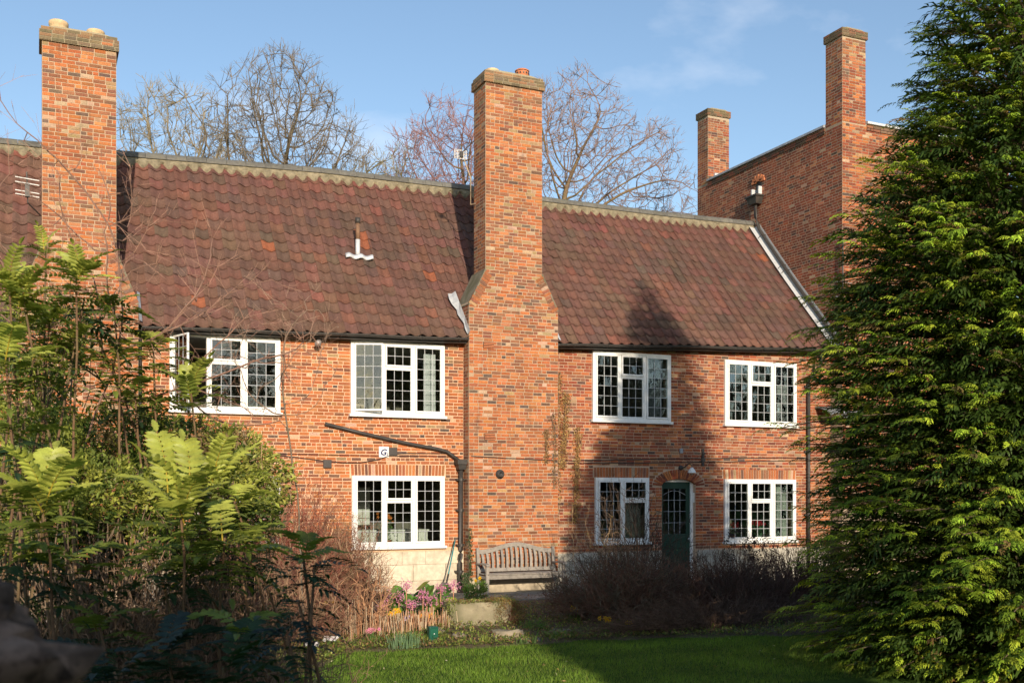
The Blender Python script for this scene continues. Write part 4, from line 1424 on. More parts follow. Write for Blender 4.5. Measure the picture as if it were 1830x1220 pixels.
# kitchen unit and items on the window ledge in the lower middle window
b = MB(); b.box((6.45, YW + .9, .26), (8.5, YW + 1.5, 1.4)); b.box((6.42, YW + .86, 1.4), (8.53, YW + 1.54, 1.44))
tag(b.obj('kitchen_unit', m_roomw, None, bevel=.005), 'white kitchen unit seen through the lower window beside the drainpipe', 'cupboard')
cu = empty('wall_cupboard', (6.9, YW + 2.5, 1.9), 'cream wall cupboard inside the lower window beside the drainpipe', 'cupboard')
b = MB(); b.box((6.6, YW + 2.3, 1.5), (7.5, YW + 2.7, 2.45)); b.obj('carcass', m_room, cu)
for x in (6.6, 7.06):
    b = MB(); b.box((x + .01, YW + 2.275, 1.52), (x + .44, YW + 2.298, 2.43)); b.obj('cupboard_door', m_roomw, cu, bevel=.004)
for (x, r_, h, col, lab) in ((7.98, .03, .2, (.25, .22, .15), 'tall dark bottle on the sill of the lower window'), (8.1, .028, .16, (.8, .85, .7), 'clear bottle between the dark bottle and the row of pots, lower window'),
                             (8.24, .035, .14, (.8, .8, .75), 'short white jar at the sill end of the lower window'), (7.66, .035, .13, (.7, .35, .25), 'small pink clay pot on the lower window sill')):
    b = MB(); b.lathe((x, YW + .18, 1.10), [(.001, 0), (r_, 0), (r_, h * .6), (r_ * .4, h * .8), (r_ * .4, h), (.001, h)], 12, col=col)
    tag(b.obj('bottle', m_roomw, None, smooth=True), lab, 'bottle', 'bottles and jars on the window sill')


def flower_pot(x, y, z, label, petals, leafc, h=.45, spread=.16, nf=16, potcol=(.5, .2, .1)):
    e = empty('potted_plant', (x, y, z), label, 'potted plant')
    b = MB(); b.lathe((x, y, z), [(.001, 0), (.06, 0), (.085, .12), (.09, .13), (.08, .13), (.001, .12)], 14, col=potcol); b.obj('flower_pot', m_roomw, e, smooth=True)
    nb = NB(); nl = 60
    P = np.c_[npr.normal(0, spread * .6, nl) + x, npr.normal(0, .05, nl) + y, z + .13 + npr.random(nl) * h * .8]
    d = unit(npr.normal(0, 1, (nl, 3))); B = basis_from(d, unit(npr.normal(0, 1, (nl, 3))))
    LV = np.array([(0, 0, 0), (.5, .22, .05), (1, 0, 0), (.5, -.22, .05)]); LF = np.array([(0, 1, 2, 3)])
    V_, F_ = scatter(LV, LF, P, B, np.full(nl, .09)); nb.add(V_, F_, leafc)
    s0 = np.repeat([[x, y, z + .12]], 8, 0); s1 = s0 + np.c_[npr.normal(0, spread * .5, 8), npr.normal(0, .04, 8), np.full(8, h * .85)]
    V_, F_ = frusta(s0, s1, .004, .003); nb.add(V_, F_, leafc)
    o = obj('leaves', nb.mesh('leaves', m_leaf), e); o['kind'] = 'stuff'
    nb = NB(); k = nf * 5
    cc = np.c_[npr.normal(0, spread * .55, nf) + x, npr.normal(0, .05, nf) + y - .02, z + .13 + h * (.65 + .35 * npr.random(nf))]
    P = np.repeat(cc, 5, 0); a = np.tile(np.arange(5) * 2 * PI / 5, nf)
    d = np.c_[np.cos(a), -.3 * np.ones(k), np.sin(a)]; B = basis_from(unit(d), np.repeat([[0, -1., .2]], k, 0))
    V_, F_ = scatter(LV, LF, P, B, np.full(k, .045)); nb.add(V_, F_, petals)
    o = obj('petals', nb.mesh('petals', m_petal), e); o['kind'] = 'stuff'


flower_pot(7.3, YW + .2, 1.1, 'orange flowers in a pot behind the lower window by the drainpipe', (.75, .25, .06), (.1, .18, .04), h=.62)
flower_pot(17.55, YW + .2, 1.04, 'red flowering pot plant in the lower window beside the conifer', (.6, .03, .06), (.10, .22, .12), h=.38, spread=.2, nf=26, potcol=(.3, .4, .35))
flower_pot(16.75, YW + .25, 1.04, 'small red flowers at the left light of the end lower window', (.5, .02, .05), (.06, .1, .05), h=.35, spread=.12, nf=10)

# ------------------------------------------------------------------ bench
def bench():
    e = empty('garden_bench', (10.15, 22.1, 0), 'weathered grey wooden bench with curved slatted back against the chimney', 'bench')
    x0, x1 = 9.20, 11.18; yf, yb = 21.83, 22.34
    def piece(name, a, b_, M=None, col=None, bv=.006):
        k = rnd.uniform(.85, 1.12)
        m = MB(); m.box(a, b_, M); return m.obj(name, m_wood, e, bevel=bv, color=(k, k, k))
    for x in (x0, x1 - .07):
        piece('leg', (x, yf, .03), (x + .07, yf + .07, .68))
        m = MB(); m.prism([(yb, .03), (yb + .07, .03), (yb + .07, .45), (yb + .14, 1.04), (yb + .07, 1.04), (yb, .45)], x, x + .07, 'x'); m.obj('leg', m_wood, e, bevel=.006)
        xm = x - .012
        m = MB(); m.prism([(yf - .05, .66), (yf - .02, .70), (yf + .2, .72), (yb + .08, .70), (yb + .08, .665), (yf + .2, .68), (yf + .02, .66)], xm, xm + .095, 'x'); m.obj('armrest', m_wood, e, bevel=.005)
        piece('side_rail', (x + .015, yf + .07, .36), (x + .055, yb, .43))
    piece('front_rail', (x0 + .07, yf + .015, .36), (x1 - .07, yf + .05, .45))
    for i in range(5):
        y = yf + .0 + i * .105
        piece('seat_slat', (x0 + .02, y, .455), (x1 - .02, y + .085, .478))
    # bottom back rail, curved top rail, slats
    xm = (x0 + x1) / 2
    tp = lambda x: 1.0 + .16 * (0.5 + 0.5 * math.cos(PI * min(1, abs(x - xm) / (.46 * (x1 - x0))))) ** 1.1
    m = MB(); n = 22
    poly = [(x0 + .07 + (x1 - x0 - .14) * i / n, tp(x0 + .07 + (x1 - x0 - .14) * i / n)) for i in range(n + 1)]
    low = [(p[0], p[1] - .10) for p in poly][::-1]
    Ms = Matrix.Translation((0, 0, 0))
    m.prism(low + poly, yb + .085, yb + .125)
    for i in range(1): pass
    m.obj('top_rail', m_wood, e, bevel=.006)
    m = MB(); m.prism([(yb + .0, .50), (yb + .04, .50), (yb + .05, .58), (yb + .01, .58)], x0 + .07, x1 - .07, 'x'); m.obj('back_rail', m_wood, e, bevel=.004)
    ns = 15
    for i in range(ns):
        x = x0 + .12 + (x1 - x0 - .24 - .06) * i / (ns - 1)
        zt = tp(x + .03) - .09
        m = MB()
        zs = [.57, .66, .75, .84, .92, zt]
        fr = []; bk = []
        for z in zs:
            t = (z - .57) / (zt - .57)
            y = yb + .02 + .07 * t - .035 * math.sin(PI * t)
            fr.append((y, z)); bk.append((y + .018, z))
        m.prism(fr + bk[::-1], x, x + .058, 'x')
        k = rnd.uniform(.8, 1.15); m.obj('back_slat', m_wood, e, bevel=.003, color=(k, k, k))
    return e


bench()

# broom leaning on the wall
br = empty('garden_broom', (8.5, 22.2, 0), 'dark broom with teal handle leaning on the wall by the drainpipe', 'broom')
b = MB(); b.tube([(8.42, 22.22, .38), (8.78, 22.68, 1.22)], .016, 8); b.obj('handle', m_teal, br, smooth=True)
b = MB(); b.tube([(8.30, 22.07, .13), (8.46, 22.27, .48)], .022, 8); b.obj('socket', m_iron, br, smooth=True)
b = MB(); b.quad_idx([Vector(p) for p in ((8.02, 22.0, .05), (8.36, 21.9, .05), (8.38, 22.1, .30), (8.26, 22.14, .32), (8.04, 22.08, .05), (8.38, 21.98, .05), (8.40, 22.16, .30), (8.28, 22.2, .32))],
                     [(0, 1, 2, 3), (7, 6, 5, 4), (0, 4, 5, 1), (1, 5, 6, 2), (2, 6, 7, 3), (3, 7, 4, 0)], (2.2, 2.1, 2.0)); b.obj('broom_head', m_iron, br)

# stone trough, rocks, kerb stones, green box
def rock(name, c, sz, label, seed, col=(.30, .27, .2), rot=0.0, group=None, kindrough=.12, cat='stone', RE=.62, mat=None):
    r = random.Random(seed)
    import bmesh
    bm = bmesh.new(); bmesh.ops.create_icosphere(bm, subdivisions=4, radius=1)
    from mathutils import noise as mn
    for v in bm.verts:
        q = v.co.copy()
        q = Vector([math.copysign(abs(k) ** RE, k) for k in q])
        n = mn.noise(v.co * 1.6 + Vector((seed * 3.1, 0, 0))) * .22 + mn.noise(v.co * 4 + Vector((seed, 0, 0))) * kindrough
        v.co = Vector((q.x * sz[0], q.y * sz[1], q.z * sz[2])) * (0.85 + n)
    me = bpy.data.meshes.new(name); bm.to_mesh(me); bm.free()
    at = me.attributes.new('col', 'FLOAT_COLOR', 'FACE'); at.data.foreach_set('color', np.ones(len(me.polygons) * 4, dtype=np.float32))
    me.materials.append(mat or m_rock)
    for p in me.polygons: p.use_smooth = True
    o = obj(name, me, None, Matrix.Translation(c) @ Matrix.Rotation(rot, 4, 'Z'), col)
    return tag(o, label, cat, group)


tr = empty('stone_trough', (6.75, 16.2, 0), 'mossy stone trough with low plants growing over its rim', 'trough')
import bmesh
bm = bmesh.new(); bmesh.ops.create_cube(bm, size=1)
bmesh.ops.subdivide_edges(bm, edges=bm.edges[:], cuts=7, use_grid_fill=True)
from mathutils import noise as mn
for v in bm.verts:
    p = Vector((v.co.x * 1.05, v.co.y * .5, v.co.z * .5 + .25))
    if p.z > .4 and abs(v.co.x) < .42 and abs(v.co.y) < .4: p.z = .40
    n = mn.noise(p * 3.0) * .018 + mn.noise(p * 9) * .007
    d = Vector((v.co.x, v.co.y, v.co.z)).normalized()
    v.co = p + d * n
bm.normal_update()
me = bpy.data.meshes.new('trough_body'); bm.to_mesh(me); bm.free()
at = me.attributes.new('col', 'FLOAT_COLOR', 'FACE'); at.data.foreach_set('color', np.ones(len(me.polygons) * 4, dtype=np.float32)); me.materials.append(m_rock)
obj('trough_body', me, tr, Matrix.Translation((6.72, 16.35, 0)) @ Matrix.Rotation(-.12, 4, 'Z'), (.34, .29, .19))
rock('edging_stone', (6.75, 15.15, .04), (.34, .16, .16), 'broken brown stone lying in front of the trough', 3, (.34, .28, .2), -.1, 'stones along the bed edge')
rock('edging_stone', (5.98, 15.3, .03), (.16, .12, .12), 'small rounded stone between green box and trough', 4, (.3, .25, .19), .4, 'stones along the bed edge')
rock('edging_stone', (7.75, 15.3, .03), (.28, .15, .09), 'flat stone to the right of the broken stone, by the daffodils', 5, (.33, .26, .2), .1, 'stones along the bed edge')
rock('edging_stone', (5.75, 15.75, .1), (.2, .12, .09), 'low stone just behind the green box', 6, (.24, .2, .15), .2, 'stones along the bed edge')
rock('edging_stone', (6.95, 14.72, .02), (.22, .1, .06), 'thin flat slab at the lawn edge under the broken stone', 7, (.2, .19, .17), 0, 'stones along the bed edge')
gb = empty('garden_light', (5.52, 15.2, 0), 'dark green plastic garden box standing at the lawn edge', 'garden light')
b = MB(); b.box((5.45, 15.15, .03), (5.60, 15.27, .28)); b.obj('housing', m_grbox, gb, bevel=.02)
b = MB(); b.box((5.465, 15.143, .05), (5.585, 15.1495, .25)); b.obj('front_panel', m_grbox, gb, color=(1.4, 1.3, 1.2))
b = MB(); b.lathe((5.525, 15.142, .17), [(.001, 0), (.008, 0), (.008, .004), (.001, .006)], 10, MR); b.obj('badge', m_white, gb)

# blurred stone wall in front of the camera
sw = empty('garden_wall', (-.25, 1.55, 0), 'dark rough stone wall end right in front of the viewer', 'wall')
for (c, sz, sd_, k) in (((-.24, 1.78, 2.03), (.32, .19, .17), 11, .2), ((-.98, 1.8, 2.01), (.42, .17, .14), 12, .2), ((-.4, 1.8, 1.74), (.42, .19, .18), 13, .17), ((-.9, 1.8, 1.74), (.4, .18, .17), 14, .17),
                        ((-.42, 1.8, 1.42), (.42, .19, .2), 15, .17), ((-.95, 1.8, 1.42), (.42, .19, .2), 16, .17)):
    o = rock('wall_stone', c, sz, None, sd_, (k * 1.6, k * .95, k * .6), RE=.8, kindrough=.3, mat=m_darkrock)
    for kk in ('label', 'category', 'group'):
        if kk in o: del o[kk]
    M0 = WM[o.name]; o.parent = sw; o.matrix_parent_inverse = WM[sw.name].inverted(); o.matrix_basis = M0
b = MB(); b.box((-1.4, 1.68, 0), (-.1, 1.92, 1.3)); b.obj('lower_masonry', m_rock, sw, color=(.15, .13, .11))

# ------------------------------------------------------------------ plants
def grow(seed, base, attr, step, infl, kill, trunk_to, iters=140, wander=.18, trunk_lean=(0, 0)):
    """space colonisation: grows branches into the point cloud attr; returns nodes, parents"""
    r = np.random.default_rng(seed)
    base = np.array(base, float)
    nodes = [base]; par = [-1]
    top = np.array(trunk_to, float)
    k = max(2, int(np.linalg.norm(top - base) / step))
    for i in range(1, k + 1):
        p = base + (top - base) * i / k + r.normal(0, step * .06, 3)
        nodes.append(p); par.append(len(nodes) - 2)
    A = attr.copy()
    Nn = np.array(nodes)
    D = np.linalg.norm(A[:, None, :] - Nn[None], axis=2)
    near = D.argmin(1); nd = D.min(1)
    Nl = list(nodes)
    for it in range(iters):
        if len(A) == 0: break
        m = nd < infl
        if not m.any():
            i = nd.argmin(); m = np.zeros(len(A), bool); m[i] = True
        Narr = np.array(Nl)
        idx = near[m]
        dv = unit(A[m] - Narr[idx])
        u, inv = np.unique(idx, return_inverse=True)
        acc = np.zeros((len(u), 3)); np.add.at(acc, inv, dv)
        acc = unit(acc + r.normal(0, wander, acc.shape))
        new = Narr[u] + acc * step
        # do not duplicate
        s = len(Nl)
        for j in range(len(u)):
            Nl.append(new[j]); par.append(int(u[j]))
        d2 = np.linalg.norm(A[:, None, :] - new[None], axis=2)
        md = d2.min(1); am = d2.argmin(1) + s
        b = md < nd - 1e-6
        nd = np.where(b, md, nd); near = np.where(b, am, near)
        keep = nd > kill
        A, nd, near = A[keep], nd[keep], near[keep]
    return np.array(Nl), np.array(par)


def radii(par, tip, ex=2.12, rmax=None):
    n = len(par)
    acc = np.zeros(n)
    kids = np.zeros(n, int)
    for i in range(n - 1, 0, -1):
        if kids[i] == 0: acc[i] = tip ** ex
        acc[par[i]] += acc[i]; kids[par[i]] += 1
    acc[0] = max(acc[0], tip ** ex)
    r = acc ** (1 / ex)
    if rmax: r = np.minimum(r, rmax)
    return r, kids


def crown_pts(seed, n, ells, zmin=-99, hollow=.35):
    """points in a union of ellipsoids (cx,cy,cz,rx,ry,rz), denser towards the outside"""
    r = np.random.default_rng(seed)
    vol = np.array([e[3] * e[4] * e[5] for e in ells]); vol = vol / vol.sum()
    res = []
    for e, v in zip(ells, vol):
        k = int(n * v)
        d = unit(r.normal(0, 1, (k, 3))); rad = (hollow ** 3 + (1 - hollow ** 3) * r.random(k)) ** (1 / 3)
        res.append(np.array(e[:3]) + d * rad[:, None] * np.array(e[3:]))
    P = np.concatenate(res)
    return P[P[:, 2] > zmin]


def bare_tree(label, seed, base, top, ells, n, step, infl, kill, tip, twig_len, twig_col, twigs=3, bark_col=(1, 1, 1), name='bare_tree', group='bare trees beyond the roofs', zmin=-99, rmax=None, twigr=.006, cat='tree'):
    P = crown_pts(seed, n, ells, zmin)
    Nn, par = grow(seed, base, P, step, infl, kill, top)
    r, kids = radii(par, tip, rmax=rmax)
    e = empty(name, base, label, cat, group)
    i = np.arange(1, len(Nn))
    thick = r[i] > tip * 2.6
    nb = NB()
    a = i[thick]
    V_, F_ = frusta(Nn[par[a]], Nn[a], np.minimum(r[par[a]], r[a] * 1.25), r[a], 6); nb.add(V_, F_, np.array(bark_col) * np.ones(3))
    if len(a): obj('trunk', nb.mesh('trunk', m_bark, True), e)
    nb = NB()
    a = i[~thick]
    V_, F_ = frusta(Nn[par[a]], Nn[a], np.minimum(r[par[a]], r[a] * 1.25), r[a], 4)
    cb = np.array(twig_col); nb.add(V_, F_, cb * .9)
    # twigs
    rr = np.random.default_rng(seed + 9)
    tips = np.where((kids == 0) | (rr.random(len(Nn)) < .45) & (r < tip * 2.5))[0]
    tips = tips[tips > 5]
    d0 = unit(Nn[tips] - Nn[par[tips]])
    for k in range(twigs):
        d = unit(d0 + rr.normal(0, .55, d0.shape) + np.array([0, 0, .25]))
        L = twig_len * rr.uniform(.5, 1.2, len(tips))[:, None]
        p1 = Nn[tips] + d * L
        V_, F_ = ribbons(Nn[tips], p1, twigr, twigr * .6, k); nb.add(V_, F_, cb * rr.uniform(.8, 1.2))
        for q in range(2):
            dd = unit(d + rr.normal(0, .6, d.shape) + np.array([0, 0, .15]))
            st = Nn[tips] + d * L * rr.uniform(.4, .9)
            V_, F_ = ribbons(st, st + dd * L * .6, twigr * .7, twigr * .4, q + 7); nb.add(V_, F_, cb)
    o = obj('twigs', nb.mesh('twigs', m_twig), e); o['kind'] = 'stuff'
    return e


# trees beyond the roofs (world positions 35-42 m away)
bare_tree('spreading bare tree behind the ridge, broad crown nearest the left chimney', 21, (4.6, 39.6, 0), (4.9, 39.5, 8.0),
          [(4.6, 39.5, 13.6, 2.9, 2.5, 3.3), (3.6, 39.8, 12.2, 2.0, 2, 2.0), (6.4, 39.2, 12.6, 2.0, 2, 2.4)], 2500, .32, 1.9, .40, .011, .5, (.24, .20, .13), bark_col=(.9, .85, .7), zmin=9.5, twigs=5, twigr=.0095)
bare_tree('tallest bare tree with dense dark forked limbs standing over the ridge', 22, (7.7, 38.2, 0), (7.6, 38.3, 10.0),
          [(8.1, 38.1, 14.6, 2.5, 2.5, 3.5), (9.3, 37.6, 13.6, 1.9, 2, 2.7), (6.9, 38.5, 14.2, 1.8, 2, 2.9)], 2700, .32, 1.9, .40, .012, .5, (.165, .135, .10), bark_col=(.65, .6, .5), zmin=10, twigs=5, twigr=.0095)
bare_tree('low bare tree with few thin limbs between the two big crowns', 23, (11.2, 38.5, 0), (11.3, 38.5, 11.0),
          [(11.6, 38.5, 13.3, 1.6, 1.6, 1.9), (12.6, 38.3, 14.2, 1.0, 1, 1.2), (10.7, 38.8, 12.6, 1.0, 1, 1.2)], 1100, .3, 1.6, .40, .012, .5, (.22, .19, .11), bark_col=(1.1, 1.1, .8), zmin=11, twigs=3, twigr=.010)
bare_tree('bare tree with purplish twigs beside the white aerial, left of the middle chimney', 24, (14.6, 37.6, 0), (14.7, 37.6, 10.5),
          [(14.4, 37.7, 14.6, 2.1, 2, 2.6), (13.2, 38.0, 14.2, 1.4, 1.5, 1.8), (15.6, 37.2, 14.6, 1.6, 1.6, 2.8)], 2300, .32, 1.7, .37, .010, .5, (.26, .14, .13), bark_col=(1.0, .85, .65), zmin=10.5, twigs=5, twigr=.009)
bare_tree('wide airy bare tree behind the right roof with reddish twigs', 25, (18.3, 35.4, 0), (18.4, 35.4, 10.2),
          [(18.5, 35.4, 15.2, 2.2, 2, 3.0), (20.6, 34.6, 14.2, 2.2, 2, 2.2), (17.2, 36.0, 14.6, 1.8, 2, 2.8), (22.2, 33.9, 13.0, 1.3, 1.2, 1.3)], 2900, .32, 1.9, .38, .010, .42, (.25, .165, .13), bark_col=(1.1, .95, .7), zmin=10.5, twigs=5, twigr=.009)
bare_tree('faint bare tree top low behind the ridge beside the tall building', 26, (24.0, 38.0, 0), (24.0, 38.0, 9.5),
          [(24.0, 38.0, 12.2, 2.0, 1.5, 1.8)], 500, .32, 1.6, .45, .012, .5, (.22, .17, .13), zmin=10.5, twigs=5, twigr=.009)

# ---- the big conifer
def spray_mesh(nl, subs):
    """flat feathery spray along +x, length 1, laterals drooping like hooks; returns V, F, tone per face"""
    V = []; F = []; T = []
    def strip(p0, p1, w0, w1, nrm, tone):
        d = (p1 - p0); s = d.cross(nrm)
        if s.length < 1e-6: s = Vector((0, 1, 0))
        s.normalize()
        b = len(V)
        V.extend([p0 - s * w0, p0 + s * w0, p1 + s * w1, p1 - s * w1]); F.append((b, b + 1, b + 2, b + 3)); T.append(tone)
    cv = rnd.uniform(-.12, .12)
    ax = lambda t: Vector((t, cv * t * t, .12 * math.sin(PI * t * .85) - .20 * t ** 3))
    n = 3
    up = Vector((0, 0, 1))
    for i in range(n): strip(ax(i / n), ax((i + 1) / n), .022 * (1 - i / n) + .008, .022 * (1 - (i + 1) / n) + .006, up, .75 + .3 * i / n)
    for i in range(nl):
        t = .06 + .92 * i / nl
        for sd_ in (-1, 1):
            l = .33 * (1 - t) ** .5 * (.5 + .5 * min(1, t * 4)) * rnd.uniform(.7, 1.2)
            a = ax(t + rnd.uniform(-.02, .02))
            ang = .55 + rnd.uniform(-.15, .2)
            p1 = a + Vector((math.cos(ang) * l * .55, sd_ * math.sin(ang) * l * .60, -.02 * l))
            p2 = a + Vector((math.cos(ang * .6) * l * .98, sd_ * math.sin(ang) * l * .98, -.42 * l))
            strip(a, p1, .016, .028, up, .80 + .25 * t); strip(p1, p2, .028, .007, up, 1.15 + .35 * t)
            for q in range(subs):
                tt = (q + .7) / (subs + .6)
                o_ = a.lerp(p1, min(1, tt * 1.6)) if tt < .6 else p1.lerp(p2, (tt - .6) / .4)
                for s2 in (-1, 1):
                    aa = ang * sd_ + s2 * .7
                    ll = l * .38 * (1.1 - tt)
                    e_ = o_ + Vector((math.cos(aa) * ll, math.sin(aa) * ll, -.45 * ll))
                    strip(o_, e_, .020, .006, up, 1.0 + .35 * tt)
    return np.array([tuple(v) for v in V]), np.array(F), np.array(T)


cx, cy = 11.95, 9.95
con = empty('conifer', (cx, cy, 0), 'huge green conifer with drooping feathery sprays filling one side', 'tree')
b = MB(); b.tube([(cx, cy, 0), (cx + .05, cy, 3), (cx, cy + .05, 7), (cx, cy, 12.0)], [.24, .18, .1, .02], 10); b.obj('trunk', m_bark, con, smooth=True)


def crown_r(z):
    tab = [(0, 2.6), (.6, 2.8), (1.5, 2.9), (2.5, 2.85), (3.3, 2.8), (4.3, 2.75), (5.5, 2.6), (6.1, 2.4), (6.6, 1.95), (7.2, 1.55), (8.4, 1.3), (9.6, .85), (10.8, .35), (12.1, .04)]
    return lerp_tab(tab, z)


fine = [spray_mesh(7, 2) for _ in range(4)]
coarse = [spray_mesh(5, 0) for _ in range(2)]
r = np.random.default_rng(3)
br0, br1, brr = [], [], []
sp = {True: [], False: []}
nbr = 1620
camdir = unit(np.array([-cx, -cy, 0.]))
for i in range(nbr):
    zt = 12.0 * (1 - (1 - (i + .5) / nbr) ** .62)
    phi = i * 2.39996 + r.normal(0, .25)
    hd = np.array([math.cos(phi), math.sin(phi), 0])
    lump = .88 + .10 * math.sin(phi * 3 + zt * 1.7) + .07 * math.sin(phi * 7 - zt * 3.1) + r.uniform(-.10, .13)
    R_ = crown_r(zt) * lump
    if r.random() < .08: R_ += r.uniform(.1, .35)
    z0 = max(.1, zt - R_ * r.uniform(.12, .42))
    front = hd @ camdir > -.25 and zt < 9.5
    # branch curve: rises then droops at the tip
    side = np.array([-hd[1], hd[0], 0])
    bend = r.normal(0, .14)
    pts = []
    for t in np.linspace(0, 1, 7):
        p = np.array([cx, cy, 0]) + hd * R_ * t + side * bend * R_ * t * t
        p[2] = z0 + (zt - z0) * t ** .9 + .03 * R_ * math.sin(PI * t) - .05 * R_ * t ** 8
        pts.append(p)
    pts = np.array(pts)
    pts[:, 2] = np.maximum(pts[:, 2], .08)
    br0.append(pts[:-1]); br1.append(pts[1:]); brr.append(np.linspace(.022, .005, 7)[:-1])
    ns = int(5 + 4.6 * R_) if front else int(3 + 2.5 * R_)
    tint = r.choice([.45, .7, 1.0, 1.15, 1.3])  # dark end of the tint paints in shaded gaps between clumps
    for k in range(ns):
        t = 1 - (k / ns) ** 1.0 * .60
        if k == 0: t = 1.0
        f = t * 6; j = min(5, int(f)); p = pts[j] + (pts[j + 1] - pts[j]) * (f - j)
        ax_ = unit(pts[j + 1] - pts[j])
        sgn = 1 if k % 2 else -1
        ang = 0 if k == 0 else sgn * r.uniform(.35, .95)
        d = ax_ * math.cos(ang) + side * math.sin(ang) + np.array([0, 0, r.normal(.02, .14)])
        nrm = np.array([0, 0, 1.]) + side * r.normal(0, .35) + hd * r.normal(0.1, .2)
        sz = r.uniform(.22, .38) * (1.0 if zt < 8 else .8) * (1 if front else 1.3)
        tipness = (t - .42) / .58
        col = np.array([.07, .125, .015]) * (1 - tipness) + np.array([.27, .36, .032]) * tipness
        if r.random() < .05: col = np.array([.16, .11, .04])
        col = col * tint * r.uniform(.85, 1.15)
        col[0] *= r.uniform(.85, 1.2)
        pu, pv, _d = proj(p)
        sp[bool(front and pu < 1875 and pv > -60 and tipness > .30)].append((p, d, nrm, sz, col))
# inner layer of sprays so that no sky shows through, colour darkened for shaded gaps
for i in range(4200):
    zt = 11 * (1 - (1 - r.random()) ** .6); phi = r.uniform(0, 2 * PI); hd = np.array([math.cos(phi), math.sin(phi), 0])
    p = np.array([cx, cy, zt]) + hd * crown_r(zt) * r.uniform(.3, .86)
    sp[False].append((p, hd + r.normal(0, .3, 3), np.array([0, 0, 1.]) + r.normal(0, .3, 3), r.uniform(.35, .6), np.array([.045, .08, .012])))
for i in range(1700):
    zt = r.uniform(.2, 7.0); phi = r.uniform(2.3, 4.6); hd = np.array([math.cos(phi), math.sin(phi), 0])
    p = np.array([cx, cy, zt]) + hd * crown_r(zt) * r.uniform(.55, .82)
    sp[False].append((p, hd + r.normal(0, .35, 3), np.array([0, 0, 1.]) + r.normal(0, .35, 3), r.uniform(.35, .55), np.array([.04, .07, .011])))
nb = NB()
for key_, meshes in ((True, fine), (False, coarse)):
    L = sp[key_]
    for m_i, (SV, SF, ST) in enumerate(meshes):
        q = L[m_i::len(meshes)]
        pos = np.array([x[0] for x in q]); B = basis_from(np.array([x[1] for x in q]), np.array([x[2] for x in q]))
        sz = np.array([x[3] for x in q]) * (1.0 if key_ else 1.15)
        if not key_: sz = np.c_[sz, sz * 1.0, sz]
        V_, F_ = scatter(SV, SF, pos, B, sz)
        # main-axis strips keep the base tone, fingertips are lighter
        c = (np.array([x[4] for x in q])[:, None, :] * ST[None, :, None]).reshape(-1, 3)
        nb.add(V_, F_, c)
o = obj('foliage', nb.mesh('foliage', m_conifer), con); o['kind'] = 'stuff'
V_, F_ = frusta(np.concatenate(br0), np.concatenate(br1), np.concatenate(brr), np.concatenate(brr) * .85, 4)
nb = NB(); nb.add(V_, F_, (.8, .7, .6)); o = obj('branches', nb.mesh('branches', m_bark), con); o['kind'] = 'stuff'

# ---- mahonias: each pinnate leaf is a part
def pinnate(pairs, L=.40, seed=0, arch=.25, wid=.036, ll=.085):
    rr = random.Random(seed)
    V = []; F = []; Cc = []
    def P(t): return Vector((L * t * math.cos(arch * t), 0, .10 * L * math.sin(PI * t) - L * arch * t * t))
    n = 6
    for i in range(n):
        a, b_ = P(i / n), P((i + 1) / n)
        w_ = .0035 * (1.2 - i / n)
        k = len(V)
        V += [a + Vector((0, -w_, 0)), a + Vector((0, w_, 0)), b_ + Vector((0, w_ * .8, 0)), b_ + Vector((0, -w_ * .8, 0))]
        F.append((k, k + 1, k + 2, k + 3)); Cc.append((1.25, .85, .6))
    def leaflet(o_, d, nrm, l, w_, droop):
        d = d.normalized(); s = d.cross(nrm).normalized(); up = s.cross(d)
        base = len(V)
        prof_ = [(0, .25), (.14, .78), (.22, .62), (.34, 1.05), (.44, .78), (.56, .98), (.66, .66), (.78, .62), (.88, .28), (1, 0)]
        for (t, q) in prof_:
            c = o_ + d * (l * t) + up * (-droop * t * t * l)
            e = up * (q * w_ * .35)
            V.extend([c - s * (w_ * q) + e, c, c + s * (w_ * q) + e])
        for i in range(len(prof_) - 1):
            a = base + i * 3
            F.append((a, a + 3, a + 4, a + 1)); Cc.append((1, 1, 1))
            F.append((a + 1, a + 4, a + 5, a + 2)); Cc.append((.88, .92, .9))
    for i in range(pairs):
        t = .12 + .86 * i / pairs
        l = ll * (.75 + .5 * math.sin(PI * min(1, t * .95))) * rr.uniform(.9, 1.1)
        for sgn in (-1, 1):
            leaflet(P(t), Vector((.42, sgn * 1, .12 + rr.uniform(-.12, .12))), Vector((rr.uniform(-.2, .2), 0, 1)), l, wid * l / ll * .5, .25)
    leaflet(P(.98), Vector((1, 0, -.3)), Vector((0, 0, 1)), ll * 1.3, wid * .62, .3)
    return np.array([tuple(v) for v in V]), F, Cc


leaf_meshes = []
for k in range(7):
    V_, F_, Cc = pinnate(8 + k % 3, L=.38 + .03 * (k % 3), seed=k, arch=.12 + .12 * (k % 4))
    leaf_meshes.append(mesh_np('pinnate_leaf', V_, F_, m_gloss, Cc))


def place_leaf(parent, p, d, nrm, sc, col):
    x = Vector(d).normalized(); z = Vector(nrm); y = z.cross(x)
    if y.length < 1e-3: y = Vector((0, 1, 0))
    y.normalize(); z = x.cross(y)
    M = Matrix.Translation(p) @ Matrix((x, y, z)).transposed().to_4x4() @ Matrix.Scale(sc, 4)
    obj('pinnate_leaf', rnd.choice(leaf_meshes), parent, M, col)


YG = (.38, .40, .075); MG = (.18, .22, .04); DG = (.035, .07, .03); BG = (.03, .055, .05)  # greens run from sunlit yellow to shaded dark, light put into the colour


def pt(u, v, d):
    a = (u - 915) / 1900; s, c = math.sin(TH), math.cos(TH)
    return Vector((d * (a * c + s), d * (-a * s + c), EYE + d * (880 - v) / 1900))


